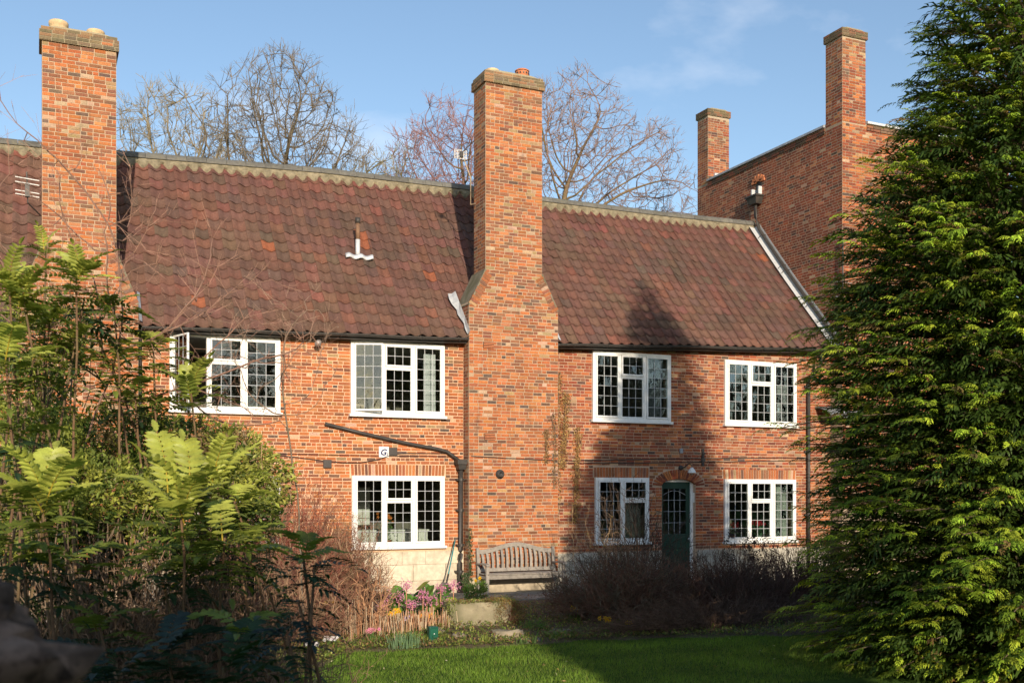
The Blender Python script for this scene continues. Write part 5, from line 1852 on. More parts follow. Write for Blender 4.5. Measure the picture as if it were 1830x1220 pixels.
def rosette(parent, p, n, sc, cols, up=.5, elev=(-.15, 1.0)):
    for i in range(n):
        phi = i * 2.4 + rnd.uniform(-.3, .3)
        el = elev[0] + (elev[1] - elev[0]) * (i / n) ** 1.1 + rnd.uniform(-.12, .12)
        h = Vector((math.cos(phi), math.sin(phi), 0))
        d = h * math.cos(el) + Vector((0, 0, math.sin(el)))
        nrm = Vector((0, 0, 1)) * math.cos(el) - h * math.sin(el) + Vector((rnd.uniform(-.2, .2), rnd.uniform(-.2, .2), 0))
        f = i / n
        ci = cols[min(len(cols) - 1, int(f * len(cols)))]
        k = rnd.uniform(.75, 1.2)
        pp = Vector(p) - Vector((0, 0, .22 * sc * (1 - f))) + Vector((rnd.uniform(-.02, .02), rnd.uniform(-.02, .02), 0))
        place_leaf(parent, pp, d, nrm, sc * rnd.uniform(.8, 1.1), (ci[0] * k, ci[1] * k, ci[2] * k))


def stem_curve(a, b_, n=7, wob_=.06):
    a, b_ = Vector(a), Vector(b_)
    pts = []
    o1 = Vector((rnd.uniform(-1, 1), rnd.uniform(-1, 1), 0)) * wob_ * (b_ - a).length
    for i in range(n + 1):
        t = i / n
        p = a.lerp(b_, t) + o1 * math.sin(PI * t) + Vector((rnd.uniform(-1, 1), rnd.uniform(-1, 1), 0)) * .012
        pts.append(p)
    return pts


def mahonia(label, base, heads, group='mahonia shrubs in the near bed'):
    e = empty('mahonia_shrub', base, label, 'shrub', group)
    for (u, v, d, n, sc, cols, elev) in heads:
        p = pt(u, v, d)
        b0 = Vector(base) + Vector((rnd.uniform(-.15, .15), rnd.uniform(-.15, .15), 0))
        pts = stem_curve(b0, p, wob_=.05)
        m = MB(); L_ = len(pts); m.tube(pts, [.013 - .006 * i / (L_ - 1) for i in range(L_)], 7, col=(.9, .65, .45)); m.obj('stem', m_bark, e, smooth=True)
        rosette(e, p, n, sc, cols, elev=elev)
    return e


up_ = (.1, 1.25); fl_ = (-.25, .7)
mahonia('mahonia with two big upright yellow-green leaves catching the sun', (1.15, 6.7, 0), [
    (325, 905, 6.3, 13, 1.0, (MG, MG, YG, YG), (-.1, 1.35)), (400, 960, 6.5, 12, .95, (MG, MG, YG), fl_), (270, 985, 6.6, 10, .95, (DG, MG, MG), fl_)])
for (u, v, dx) in ((338, 868, .02), (300, 880, -.1)):
    p = pt(u, v, 6.25); place_leaf(bpy.data.objects[[o_.name for o_ in C.objects if o_.name.startswith('mahonia_shrub')][-1]], p, Vector((dx, .2, 1)), Vector((.1, -1, .25)), .95, YG)
mahonia('tall mahonia with sunlit rosettes in front of the left chimney', (.3, 7.7, 0), [
    (138, 490, 7.6, 16, .78, (MG, MG, YG, YG), (-.2, 1.1)), (80, 440, 8.4, 9, .5, (MG, YG), up_), (40, 530, 7.4, 13, .75, (MG, YG, YG), up_), (90, 570, 7.8, 13, .75, (MG, MG, YG), fl_), (205, 545, 8.3, 9, .8, (DG, MG), fl_)])
mahonia('mahonia with a rosette beside the open upper window', (1.5, 8.6, 0), [
    (275, 618, 8.6, 13, .85, (MG, MG, YG), (-.3, .8)), (200, 640, 8.4, 12, .9, (MG, YG), fl_), (340, 700, 8.2, 12, .8, (MG, MG, YG), up_), (240, 700, 8.5, 11, .9, (DG, MG, MG), fl_), (175, 600, 8.6, 10, .85, (MG, YG), fl_)])
mahonia('mahonia at the picture edge with arching yellow-green leaves', (-.1, 6.0, 0), [
    (75, 890, 5.9, 13, .95, (MG, MG, YG, YG), up_), (20, 960, 5.8, 10, .95, (DG, MG), fl_), (120, 1000, 6.2, 10, .95, (DG, MG, MG), fl_), (10, 640, 6.8, 12, .95, (MG, YG), fl_), (20, 760, 6.7, 10, .9, (DG, MG), fl_)])
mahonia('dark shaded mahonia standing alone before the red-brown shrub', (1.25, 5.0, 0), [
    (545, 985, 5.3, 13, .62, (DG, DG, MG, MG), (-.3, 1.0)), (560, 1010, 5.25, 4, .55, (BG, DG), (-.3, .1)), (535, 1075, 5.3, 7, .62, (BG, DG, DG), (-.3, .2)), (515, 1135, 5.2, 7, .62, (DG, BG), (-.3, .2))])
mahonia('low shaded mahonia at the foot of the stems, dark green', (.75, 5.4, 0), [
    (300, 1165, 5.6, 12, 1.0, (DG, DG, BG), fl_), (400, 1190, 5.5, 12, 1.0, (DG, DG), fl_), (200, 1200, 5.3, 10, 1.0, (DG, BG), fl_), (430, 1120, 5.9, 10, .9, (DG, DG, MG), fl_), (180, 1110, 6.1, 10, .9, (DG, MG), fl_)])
mahonia('mahonia with flat layered leaves reaching toward the red-brown shrub', (1.75, 7.3, 0), [
    (420, 895, 7.2, 12, .85, (MG, MG, YG), fl_), (440, 965, 7.2, 9, .8, (DG, MG, MG), fl_), (385, 850, 7.5, 12, .95, (MG, YG), up_), (345, 1010, 7.0, 10, .9, (DG, MG), fl_)])


# ---- leafy and twiggy masses
LV3 = np.array([(0, 0, 0), (.35, .16, .03), (.75, .12, .02), (1, 0, -.04), (.75, -.12, .02), (.35, -.16, .03)]); LF3 = np.array([(0, 1, 2, 5), (5, 2, 3, 4)])
LF3 = np.array([(0, 1, 2, 2), (0, 2, 3, 3), (0, 3, 4, 4), (0, 4, 5, 5)])
LV2 = np.array([(0, 0, 0), (.45, .2, .04), (1, 0, -.06), (.45, -.2, .04)]); LF2 = np.array([(0, 1, 2, 3)])


def leafy_shrub(label, ells, nleaf, size, cols, seed, name='leafy_shrub', stems=40, mat=None, base_z=0, group=None, cat='shrub', flat=.5, hollow=.55, twigcol=(.17, .12, .08)):
    r = np.random.default_rng(seed)
    c0 = ells[0]
    e = empty(name, (c0[0], c0[1], base_z), label, cat, group)
    P = crown_pts(seed, nleaf, ells, base_z + .03, hollow)
    # clump: pull leaves toward random centres
    cc = P[r.integers(0, len(P), max(8, len(P) // 45))]
    idx = np.argmin(((P[:, None, :] - cc[None]) ** 2).sum(2), axis=1) if len(P) * len(cc) < 6e6 else r.integers(0, len(cc), len(P))
    P = P * .45 + cc[idx] * .55 + r.normal(0, .03, P.shape)
    P[:, 2] = np.maximum(P[:, 2], base_z + .02)
    n = len(P)
    cen = np.array(c0[:3]) - np.array([0, 0, c0[5] * .5])
    d = unit(unit(P - cen) * .6 + r.normal(0, .6, P.shape))
    nrm = unit(np.array([0, 0, 1.]) * flat + r.normal(0, .5, P.shape))
    B = basis_from(d, nrm)
    V_, F_ = scatter(LV2, LF2, P, B, size * r.uniform(.6, 1.3, n))
    ca = np.array(cols); ci = ca[r.integers(0, len(ca), len(cc))][idx] * r.uniform(.7, 1.3, (n, 1))
    nb = NB(); nb.add(V_, F_, ci)
    o = obj('foliage', nb.mesh('foliage', mat or m_leaf), e); o['kind'] = 'stuff'
    nb = NB()
    k = stems
    tgt = P[r.integers(0, n, k)]; s0 = np.array([c0[0], c0[1], base_z]) + r.normal(0, 1, (k, 3)) * np.array([c0[3] * .35, c0[4] * .3, 0])
    prev = s0
    for q in range(1, 6):
        t = q / 5
        nx_ = s0 + (tgt - s0) * np.array([t, t, t ** .8]) + r.normal(0, .03, s0.shape)
        V_, F_ = frusta(prev, nx_, .006 * (1.1 - t) + .003, .006 * (1 - t) + .003, 3); nb.add(V_, F_, twigcol); prev = nx_
    o = obj('stems', nb.mesh('stems', m_twig), e); o['kind'] = 'stuff'
    return e


def E_(u, v, d, rx, ry, rz):
    p = pt(u, v, d); return (p.x, p.y, p.z, rx, ry, rz)


GL = [(.34, .36, .07), (.26, .28, .05), (.14, .20, .035), (.07, .12, .025), (.18, .22, .045), (.05, .09, .02), (.16, .13, .05)]
leafy_shrub('dense small-leaved green shrub under the left chimney', [E_(200, 790, 9.5, .85, .6, .30), E_(110, 820, 9.5, .7, .6, .35), E_(330, 800, 9.5, .55, .5, .3)], 16000, .05, GL, 31, stems=90)
leafy_shrub('yellow-green leafy shrub below the open upper window', [E_(400, 830, 9.0, .42, .5, .32), E_(470, 860, 9.2, .28, .4, .25), E_(345, 860, 9.0, .4, .4, .3)], 7500, .055, [(.34, .35, .07), (.22, .25, .045), (.38, .37, .09), (.12, .16, .03), (.25, .17, .08)], 32, stems=50)
leafy_shrub('dark evergreen shrub behind the mahonia stems', [E_(60, 1000, 8.6, .9, .6, .75), E_(250, 1040, 8.6, .9, .6, .6), E_(420, 1090, 8.8, .5, .5, .4)], 9000, .06, [(.03, .055, .015), (.045, .075, .02), (.07, .06, .03), (.02, .035, .012)], 33, stems=160, twigcol=(.12, .08, .055))
leafy_shrub('green leafy shrub at the picture edge below the aerial', [E_(20, 720, 9.8, .5, .5, .5), E_(90, 660, 9.8, .4, .4, .3)], 3000, .055, GL, 34, stems=40)



mahonia('mahonia crown high at the picture edge against the left roof', (-.35, 7.4, 0), [
    (15, 500, 7.3, 11, .72, (MG, YG, YG), up_), (60, 640, 7.2, 12, .75, (MG, MG, YG), fl_), (120, 610, 7.9, 12, .7, (DG, MG, YG), fl_), (30, 590, 7.6, 12, .72, (MG, YG), fl_), (150, 540, 8.0, 10, .85, (DG, MG), (-.4, .4))])
leafy_shrub('mid-green leafy mass below the high mahonia crowns', [E_(60, 600, 9.2, .5, .4, .35), E_(130, 560, 9.2, .35, .3, .2), E_(30, 690, 9.2, .45, .4, .3), E_(230, 720, 9.2, .35, .3, .2)], 3800, .055, GL + [(.2, .24, .05)], 35, stems=40)
leafy_shrub('leafy evergreen in the sun between the mahonia stems', [E_(190, 900, 8.0, .55, .4, .3), E_(60, 930, 8.0, .5, .4, .3), E_(330, 940, 7.9, .35, .4, .25), E_(450, 930, 8.0, .25, .3, .18)], 9000, .055, GL, 36, stems=60)


def twig_shrub(label, center, rad, n, col, seed, name='twiggy_shrub', segs=6, rr_=.004, upb=.35, curl=.35, length=1.0, group=None, dome=True, leaves=0, leafcol=(.12, .15, .04), col2=None, cat='shrub', shootz=1.0, leafsize=.03):
    """mass of fine shoots. center on the ground; rad=(rx,ry,height)"""
    r = np.random.default_rng(seed)
    c = np.array(center, float)
    e = empty(name, center, label, cat, group)
    a = r.uniform(0, 2 * PI, n); q = np.sqrt(r.random(n))
    start = c + np.c_[np.cos(a) * q * rad[0] * .35, np.sin(a) * q * rad[1] * .35, np.zeros(n)]
    tgt = c + np.c_[np.cos(a) * q * rad[0], np.sin(a) * q * rad[1], rad[2] * np.sqrt(np.maximum(0, 1 - q * q * .85)) * r.uniform(.35, 1.12, n)]
    # inner framework
    nb = NB(); prev = start; cols = np.array(col)[None] * r.uniform(.6, 1.35, (n, 1))
    if col2 is not None:
        m = r.random(n) < .35; cols[m] = np.array(col2)[None] * r.uniform(.7, 1.3, (m.sum(), 1))
    for k in range(1, segs + 1):
        t = k / segs
        nx_ = start + (tgt - start) * np.array([t ** 1.1, t ** 1.1, t ** .85]) + r.normal(0, .03 + curl * .06, start.shape)
        V_, F_ = frusta(prev, nx_, rr_ * (1.6 - t), rr_ * (1.5 - t), 3); nb.add(V_, F_, np.repeat(cols, 3, 0)); prev = nx_
        if t > .35:
            for z in range(2):
                d = unit(r.normal(0, 1, start.shape) + np.array([0, 0, upb * 2]) + unit(tgt - c) * .6)
                L = .16 * length * r.uniform(.4, 1.3, (n, 1))
                mid_ = nx_ + d * L * .6; end = mid_ + unit(d + r.normal(0, curl, d.shape)) * L * .5
                V_, F_ = ribbons(nx_, mid_, rr_ * .8, rr_ * .7, k * 3 + z); nb.add(V_, F_, cols)
                V_, F_ = ribbons(mid_, end, rr_ * .7, rr_ * .4, k * 5 + z); nb.add(V_, F_, cols)
    o = obj('shoots', nb.mesh('shoots', m_twig), e); o['kind'] = 'stuff'
    if leaves:
        j = r.integers(0, n, leaves); t = r.random((leaves, 1)) * .6 + .4
        P = start[j] + (tgt[j] - start[j]) * np.c_[t, t, t ** .85] + r.normal(0, .06, (leaves, 3))
        B = basis_from(unit(r.normal(0, 1, (leaves, 3))), unit(r.normal(0, 1, (leaves, 3))))
        V_, F_ = scatter(LV2, LF2, P, B, leafsize * r.uniform(.6, 1.3, leaves)); nb = NB(); nb.add(V_, F_, np.array(leafcol)[None] * r.uniform(.7, 1.3, (leaves, 1)))
        o = obj('foliage', nb.mesh('foliage', m_leaf), e); o['kind'] = 'stuff'
    return e


twig_shrub('tangle of dry brown twigs among the mahonia stems', (.9, 8.0, 0), (1.1, .6, 2.0), 420, (.24, .15, .095), 40, rr_=.004, curl=.7, segs=7)
leafy_shrub('yellow-green small-leaved shrub in the sun in front of the dense green one', [E_(160, 870, 7.6, .6, .35, .22), E_(420, 880, 7.7, .35, .3, .2), E_(60, 790, 7.8, .4, .3, .25)], 5500, .05, [(.36, .37, .07), (.26, .29, .05), (.16, .2, .04)], 37, stems=40)
twig_shrub('fine dry twigs sticking out of the sunlit shrubs', (1.3, 8.6, 0), (1.3, .5, 2.5), 260, (.28, .17, .1), 54, rr_=.0035, curl=.7, segs=7)
RB = (.23, .072, .045)
twig_shrub('wide dome of fine red-brown bare twigs before the lower window', (3.45, 17.3, .05), (1.75, 1.2, 2.5), 1700, RB, 41, col2=(.25, .14, .085), rr_=.0042, curl=.5)
twig_shrub('paler twiggy end of the red-brown shrub under the lower window', (4.55, 17.3, .05), (1.0, .9, 1.95), 900, (.23, .105, .065), 42, col2=(.20, .13, .07), rr_=.004, curl=.5, leaves=500, leafcol=(.28, .25, .07))
twig_shrub('low red-brown twigs between the mahonias and the lawn', (3.2, 15.6, .05), (1.3, .8, 1.35), 700, (.2, .085, .055), 43, col2=(.25, .16, .09), rr_=.0042, curl=.5)
twig_shrub('tall arching tan canes leaning over the pink flowers', (4.75, 16.1, .05), (.6, .4, 1.15), 45, (.36, .19, .10), 44, rr_=.006, curl=.15, segs=5)
twig_shrub('dark tangled bare shrub left of the green door', (9.3, 16.0, .05), (1.6, .9, 1.2), 1000, (.16, .08, .05), 45, col2=(.14, .11, .07), rr_=.005, leaves=700, leafcol=(.06, .08, .025))
twig_shrub('dark bare shrub with upright stems before the green door', (11.2, 15.7, .05), (1.7, .9, 1.12), 1000, (.12, .06, .042), 46, col2=(.12, .08, .055), rr_=.005, upb=1.0)
twig_shrub('low brown twigs along the lawn edge under the dark shrubs', (10.2, 14.7, .02), (2.6, .4, .55), 500, (.15, .09, .06), 53, rr_=.004, length=.7)
twig_shrub('dark reddish stems thinning out beside the conifer', (13.4, 16.2, .05), (1.5, .9, 1.3), 700, (.10, .045, .035), 47, rr_=.005, upb=1.2)
twig_shrub('tall thin bare rose branches in front of the two-light window', (10.9, 18.2, .05), (1.6, .7, 2.35), 230, (.075, .05, .035), 48, rr_=.0065, curl=.25, leaves=160, leafcol=(.12, .15, .05), leafsize=.05, segs=7)
twig_shrub('thin yellow-budded arching sprigs beside the bench', (9.3, 17.4, .05), (.9, .5, 2.0), 26, (.30, .20, .11), 49, rr_=.0045, curl=.2, leaves=200, leafcol=(.34, .26, .05), leafsize=.03)
leafy_shrub('dark purplish shrub against the wall by the end lower window', [(15.9, 21.6, .75, .5, .4, .75), (16.6, 21.6, .7, .45, .4, .6)], 2600, .06, [(.028, .018, .022), (.04, .03, .03), (.03, .035, .02)], 50, stems=50)

# bare wispy shrub rising at the near left
bare_tree('wispy bare shrub with long thin reddish branches at the near left', 51, (.55, 9.0, 0), (.35, 9.0, 2.6),
          [(.1, 9.0, 4.3, .9, .7, 1.0), (.9, 9.0, 3.9, .8, .6, .8), (1.7, 9.3, 3.4, .7, .5, .9), (-.3, 9, 5.0, .3, .3, .7)], 420, .10, .9, .17, .0033, .22, (.30, .17, .12), name='bare_shrub', cat='shrub', group='wispy bare shrubs', twigs=2, twigr=.0019, rmax=.0075)
bare_tree('pale bare branches in front of the open upper window', 52, (2.2, 9.2, 0), (2.1, 9.2, 2.2),
          [(2.0, 9.3, 3.5, .55, .5, .7)], 110, .10, .8, .16, .0028, .2, (.30, .20, .14), name='bare_shrub', cat='shrub', group='wispy bare shrubs', twigs=2, twigr=.0019, rmax=.0075)


# ---- climbers
def creeper(label, name, spots, seed, cols, size, y, n):
    r = np.random.default_rng(seed)
    e = empty(name, (spots[0][0], y, 0), label, 'climber')
    nb = NB(); sb = NB()
    for (xa, za, xb, zb, w_) in spots:
        t = r.random(n)
        P = np.c_[xa + (xb - xa) * t + r.normal(0, w_, n) * (.5 + .5 * np.sin(t * 9) ** 2), y - r.uniform(.0, .07, n), za + (zb - za) * t]
        d = unit(np.c_[r.normal(0, .6, n), r.normal(-.1, .3, n), r.normal(-.8, .5, n)]); B = basis_from(d, unit(np.c_[r.normal(0, .4, n), -np.ones(n), r.normal(0, .4, n)]))
        V_, F_ = scatter(LV2, LF2, P, B, size * r.uniform(.6, 1.3, n)); nb.add(V_, F_, np.array(cols)[r.integers(0, len(cols), n)] * r.uniform(.7, 1.3, (n, 1)))
        k = 14
        for q in range(3):
            xs = xa + (xb - xa) * np.linspace(0, 1, k) + r.normal(0, w_ * .5, k); zs = za + (zb - za) * np.linspace(0, 1, k)
            pp = np.c_[xs, np.full(k, y - .01), zs]
            V_, F_ = frusta(pp[:-1], pp[1:], .006, .005, 4); sb.add(V_, F_, (.2, .14, .09))
    o = obj('foliage', nb.mesh('foliage', m_leaf), e); o['kind'] = 'stuff'
    o = obj('stems', sb.mesh('stems', m_twig), e); o['kind'] = 'stuff'


creeper('dry brown climber clinging in the corner beside the middle chimney', 'dry_climber', [(11.42, 1.6, 11.5, 5.2, .08), (11.6, 2.9, 11.7, 4.7, .07), (11.95, 1.6, 12.02, 3.9, .07)], 61, [(.34, .19, .07), (.24, .12, .05), (.42, .28, .10)], .055, YW - .01, 800)
creeper('sparse dry creeper on the right edge of the chimney breast', 'dry_climber', [(11.22, 2.4, 11.2, 4.2, .07), (11.0, 3.0, 11.0, 3.8, .05)], 62, [(.36, .22, .09), (.25, .14, .06)], .045, YC - .01, 260)
creeper('dark ivy growing up behind the drainpipe by the bench', 'ivy', [(9.06, .1, 9.06, 1.5, .035), (8.98, .1, 8.92, .5, .06)], 63, [(.04, .07, .02), (.06, .09, .03)], .05, YC - .02, 260)

# ---- small plants of the bed
def instanced_plant(build, name, spots, labels, cat, group):
    pass


def bergenia(x, y, label, seed, nl=40, nf=11):
    r = random.Random(seed)
    e = empty('bergenia_plant', (x, y, .1), label, 'plant')
    # round paddle leaves, each its own part
    for k in range(3):
        pass
    for i in range(nl):
        phi = r.uniform(0, 2 * PI); rr_ = r.uniform(.05, .55)
        p = Vector((x + math.cos(phi) * rr_ * 1.05, y + math.sin(phi) * rr_ * .5, .15 + r.uniform(.02, .45) * (1.2 - rr_)))
        d = Vector((math.cos(phi) + r.uniform(-.3, .3), math.sin(phi) * .8 - .2, r.uniform(.1, 1.0))).normalized()
        z = Vector((r.uniform(-.3, .3), -.75, .8)); yv = z.cross(d).normalized(); z = d.cross(yv)
        M = Matrix.Translation(p) @ Matrix((d, yv, z)).transposed().to_4x4() @ Matrix.Scale(r.uniform(.20, .32), 4)
        k = r.uniform(.7, 1.25)
        c = (.10 * k, .21 * k, .035 * k) if r.random() < .8 else (.28 * k, .32 * k, .06 * k)
        obj('leaf', paddle_me, e, M, c)
    for i in range(nf):
        px_ = x - .62 + 1.25 * i / (nf - 1) + r.uniform(-.05, .05); py_ = y - r.uniform(.2, .5); pz = r.uniform(.35, .75)
        m = MB(); m.tube([(px_, py_, .1), (px_ + r.uniform(-.03, .03), py_, pz)], .008, 5, col=(.5, .25, .15)); st = m.obj('flower_stem', m_twig, e)
        nb = NB(); k = 130
        P = np.array([px_, py_, pz]) + npr.normal(0, 1, (k, 3)) * np.array([.05, .04, .05])
        B = basis_from(unit(npr.normal(0, 1, (k, 3))), unit(npr.normal(0, 1, (k, 3)) + np.array([0, -1, .3])))
        V_, F_ = scatter(LV2, LF2, P, B, np.full(k, .042)); nb.add(V_, F_, np.array([.72, .30, .46])[None] * npr.uniform(.8, 1.2, (k, 1)))
        obj('flower_head', nb.mesh('flower_head', m_petal), e)


vs = [(0, 0, 0)]; n_ = 14
for i in range(n_ + 1):
    t = -2.6 + 5.2 * i / n_
    vs.append((.55 + .5 * math.cos(t), .42 * math.sin(t), .05 * math.cos(3 * t) + .02 * math.sin(5 * t)))
vs.append((.55, 0, -.06))
F_ = [(len(vs) - 1, i, i + 1) for i in range(1, n_ + 1)] + [(len(vs) - 1, n_ + 1, 0), (len(vs) - 1, 0, 1)]
paddle_me = mesh_np('leaf', vs, F_, m_gloss)
bergenia(6.0, 17.5, 'broad-leaved plant with pink flower clusters before the pale stone base', 5)
leafy_shrub('leafy green clump at the foot of the drainpipe beside the bench', [(8.62, 21.0, .2, .28, .2, .22)], 700, .07, [(.12, .24, .04), (.2, .3, .06)], 97, name='leafy_plant', stems=8, cat='plant')


def blades(x, y, rx, ry, n, h, col, seed, spread=.25, w_=.012, z=.05, nm='leaves'):
    r = np.random.default_rng(seed)
    P = np.c_[x + r.normal(0, rx, n), y + r.normal(0, ry, n), np.full(n, z)]
    lean = np.c_[r.normal(0, spread, n), r.normal(0, spread, n), np.ones(n)]
    H = h * r.uniform(.6, 1.15, n)
    a = r.uniform(0, PI, n); sd = np.c_[np.cos(a), np.sin(a) * .5, np.zeros(n)] * w_ * .5
    mid_ = P + lean * H[:, None] * .55; top = mid_ + (lean * np.array([1.9, 1.9, .8])) * H[:, None] * .45
    V_ = np.stack([P - sd, P + sd, mid_ + sd * .8, mid_ - sd * .8, top], 1).reshape(-1, 3)
    F_ = (np.arange(n) * 5)[:, None, None] + np.array([(0, 1, 2, 3), (3, 2, 4, 4)])[None]
    return V_, F_.reshape(-1, 4), np.repeat(np.array(col)[None] * r.uniform(.75, 1.25, (n, 1)), 2, 0)


def daffodil_clump(x, y, label, seed, nf=5, h=.26, col=(.85, .55, .02), group='clumps of small spring flowers', name='daffodil_clump', leafc=(.13, .22, .06), leaves=26, fs=.045):
    r = random.Random(seed)
    e = empty(name, (x, y, .05), label, 'flowers', group)
    nb = NB(); nb.add(*blades(x, y, .05, .04, leaves, h, leafc, seed))
    o = obj('leaves', nb.mesh('leaves', m_grassm), e); o['kind'] = 'stuff'
    for i in range(nf):
        px_, py_, pz = x + r.uniform(-.1, .1), y + r.uniform(-.06, .04), .06 + h * r.uniform(.8, 1.1)
        m = MB()
        for k in range(6):
            t = 2 * PI * k / 6
            c = Vector((px_, py_ - .01, pz)); d = Vector((math.cos(t), -.15, math.sin(t))); s = Vector((-math.sin(t), 0, math.cos(t)))
            m.quad_idx([c, c + d * fs * .5 + s * fs * .28, c + d * fs, c + d * fs * .5 - s * fs * .28], [(0, 1, 2, 3)], col)
        m.lathe((px_, py_ - .01, pz), [(.006, 0), (fs * .3, fs * .6)], 8, MR, (col[0], col[1] * .75, col[2]))
        m.tube([(px_, py_, .05), (px_, py_, pz)], .004, 4, (.12, .22, .05))
        m.obj('flower', m_petal, e)


daffodil_clump(8.35, 15.9, 'yellow daffodils nearest the dark shrub, behind the flat stone', 1, 4, .3)
daffodil_clump(8.3, 14.85, 'yellow daffodils at the lawn edge below the dark shrub', 2, 6, .24)
daffodil_clump(8.72, 14.8, 'single short daffodil furthest along the lawn edge', 3, 2, .18)
daffodil_clump(5.38, 16.7, 'bright yellow flowers among the cut stems', 4, 10, .30)
daffodil_clump(6.05, 17.0, 'orange-yellow crocuses behind the cut stems', 5, 7, .16, (.9, .45, .02), name='crocus_clump')
daffodil_clump(6.5, 16.95, 'purple crocuses left of the stone trough', 6, 9, .15, (.36, .20, .62), name='crocus_clump')
daffodil_clump(5.78, 17.05, 'pale lilac crocuses before the broad leaves', 7, 5, .15, (.5, .42, .66), name='crocus_clump')
daffodil_clump(4.2, 16.3, 'yellow flower under the tan canes', 8, 2, .62)
daffodil_clump(8.55, 20.9, 'yellow flowers by the foot of the drainpipe', 9, 3, .45)
daffodil_clump(3.95, 15.3, 'white flower clump low beside the pink blooms', 10, 22, .12, (.82, .82, .80), name='white_flower_clump', fs=.03)
daffodil_clump(4.62, 15.35, 'small pink blooms at the lawn edge', 12, 8, .2, (.75, .28, .40), name='pink_flower_clump', fs=.035)
daffodil_clump(3.6, 14.95, 'white flowers at the corner of the bed', 13, 10, .1, (.8, .8, .78), name='white_flower_clump', fs=.03)


def tuft(x, y, rx, ry, n, h, col, label, seed, name='leaf_tuft', spread=.12, w_=.014, mat=None, cat='plant', group=None):
    nb = NB(); nb.add(*blades(x, y, rx, ry, n, h, col, seed, spread, w_, .03))
    o = obj(name, nb.mesh(name, mat or m_grassm), None, None); tag(o, label, cat, group); return o


tuft(4.98, 14.85, .14, .06, 150, .26, (.16, .25, .13), 'grey-green tuft of upright blades at the lawn edge', 71)
tuft(6.22, 14.8, .05, .03, 26, .22, (.25, .3, .07), 'thin yellow-green tuft between the green box and stones', 72)
tuft(6.85, 14.55, .14, .03, 40, .12, (.12, .2, .06), 'short sprouting blades before the flat slab', 73)
tuft(5.4, 15.4, .18, .1, 90, .18, (.2, .28, .06), 'loose green rosette leaves beside the green box', 74, spread=.6, w_=.03)
tuft(7.6, 14.85, .22, .08, 50, .14, (.16, .25, .06), 'broad green leaves at the lawn edge before the flat stone', 75, spread=.8, w_=.05)
# cut dry stems standing in rows
for (x, y, rx, n, lab, sd_) in ((4.95, 15.9, .38, 210, 'mass of cut tan dry stems standing before the pink flowers', 81), (5.75, 16.2, .25, 140, 'orange-brown cut stems left of the trough', 82), (4.45, 15.9, .2, 60, 'taller pale dry stems at the side of the twig shrub', 83)):
    r = np.random.default_rng(sd_)
    P = np.c_[x + r.normal(0, rx, n), y + r.normal(0, .16, n), np.full(n, .03)]
    Hh = r.uniform(.22, .42, n) * (1.6 if sd_ == 83 else 1)
    T = P + np.c_[r.normal(0, .03, n), r.normal(0, .03, n), Hh]
    V_, F_ = frusta(P, T, .006, .005, 4)
    nb = NB(); nb.add(V_, F_, np.repeat(np.array([(.50, .30, .17), (.42, .2, .1), (.55, .42, .28)])[r.integers(0, 3, n)] * r.uniform(.7, 1.2, (n, 1)), 4, 0))
    o = obj('dry_plant_clump', nb.mesh('dry_plant_clump', m_twig), None, None); tag(o, lab, 'plant', 'cut dry stems in the bed')

# ground-hugging plants: stuff
def ground_cover(name, label, xr, fy, n, size, cols, seed, zf=None, mat=None):
    r = np.random.default_rng(seed)
    x = r.uniform(xr[0], xr[1], n); y = fy(x, r.random(n))
    z = (zf(x, y) if zf else np.full(n, .08)) + r.random(n) * .05
    B = basis_from(unit(np.c_[r.normal(0, 1, n), r.normal(0, 1, n), r.uniform(0, 1.2, n)]), unit(np.c_[r.normal(0, .5, n), r.normal(0, .5, n), np.ones(n)]))
    V_, F_ = scatter(LV2, LF2, np.c_[x, y, z], B, size * r.uniform(.5, 1.4, n))
    nb = NB(); nb.add(V_, F_, np.array(cols)[r.integers(0, len(cols), n)] * r.uniform(.7, 1.3, (n, 1)))
    o = obj(name, nb.mesh(name, mat or m_leaf)); tag(o, label, 'ground cover', None, 'stuff')


ey = np.vectorize(edge_y)
ground_cover('ground_cover', 'low green and yellow plants covering the bed soil', (2.6, 13), lambda x, q: ey(x) + .02 + q ** 1.4 * (2.2 + 2 * (x > 6)), 22000, .055, [(.16, .22, .035), (.28, .29, .07), (.10, .15, .03), (.28, .17, .08)], 91, lambda x, y: .03 + .12 * np.minimum(1, (y - ey(x)) / 1.5))
ground_cover('leaf_litter', 'brown dead leaves scattered on the bed and path', (2, 16), lambda x, q: ey(x) + .02 + q * 6, 8000, .045, [(.25, .13, .07), (.18, .1, .06), (.35, .22, .12)], 92, lambda x, y: .02 + .12 * np.minimum(1, (y - ey(x)) / 1.5))
ground_cover('trough_planting', 'yellow-green sedum growing over the stone trough', (6.2, 7.4), lambda x, q: 16.1 + q * .5, 1500, .035, [(.3, .32, .08), (.2, .26, .06), (.25, .13, .06)], 93, lambda x, y: np.full(len(x), .47))
leafy_shrub('rust and green trailing plant spilling over the trough end', [(7.12, 16.05, .28, .22, .12, .26), (7.3, 16.15, .25, .18, .2, .25), (7.05, 16.15, .5, .3, .2, .08)], 5200, .026, [(.25, .14, .05), (.14, .17, .04), (.3, .22, .07), (.2, .08, .04)], 94, name='trailing_plant', stems=20, cat='plant')
leafy_shrub('yellowish creeper hanging down the side of the trough', [(6.18, 16.2, .3, .06, .12, .22)], 500, .03, [(.3, .33, .08), (.2, .25, .05)], 95, name='trailing_plant', stems=6, cat='plant')
leafy_shrub('bright green cushion plant between trough and daffodils', [(7.45, 15.6, .12, .22, .16, .12)], 1600, .022, [(.12, .26, .05), (.16, .3, .06)], 96, name='cushion_plant', stems=6, cat='plant')

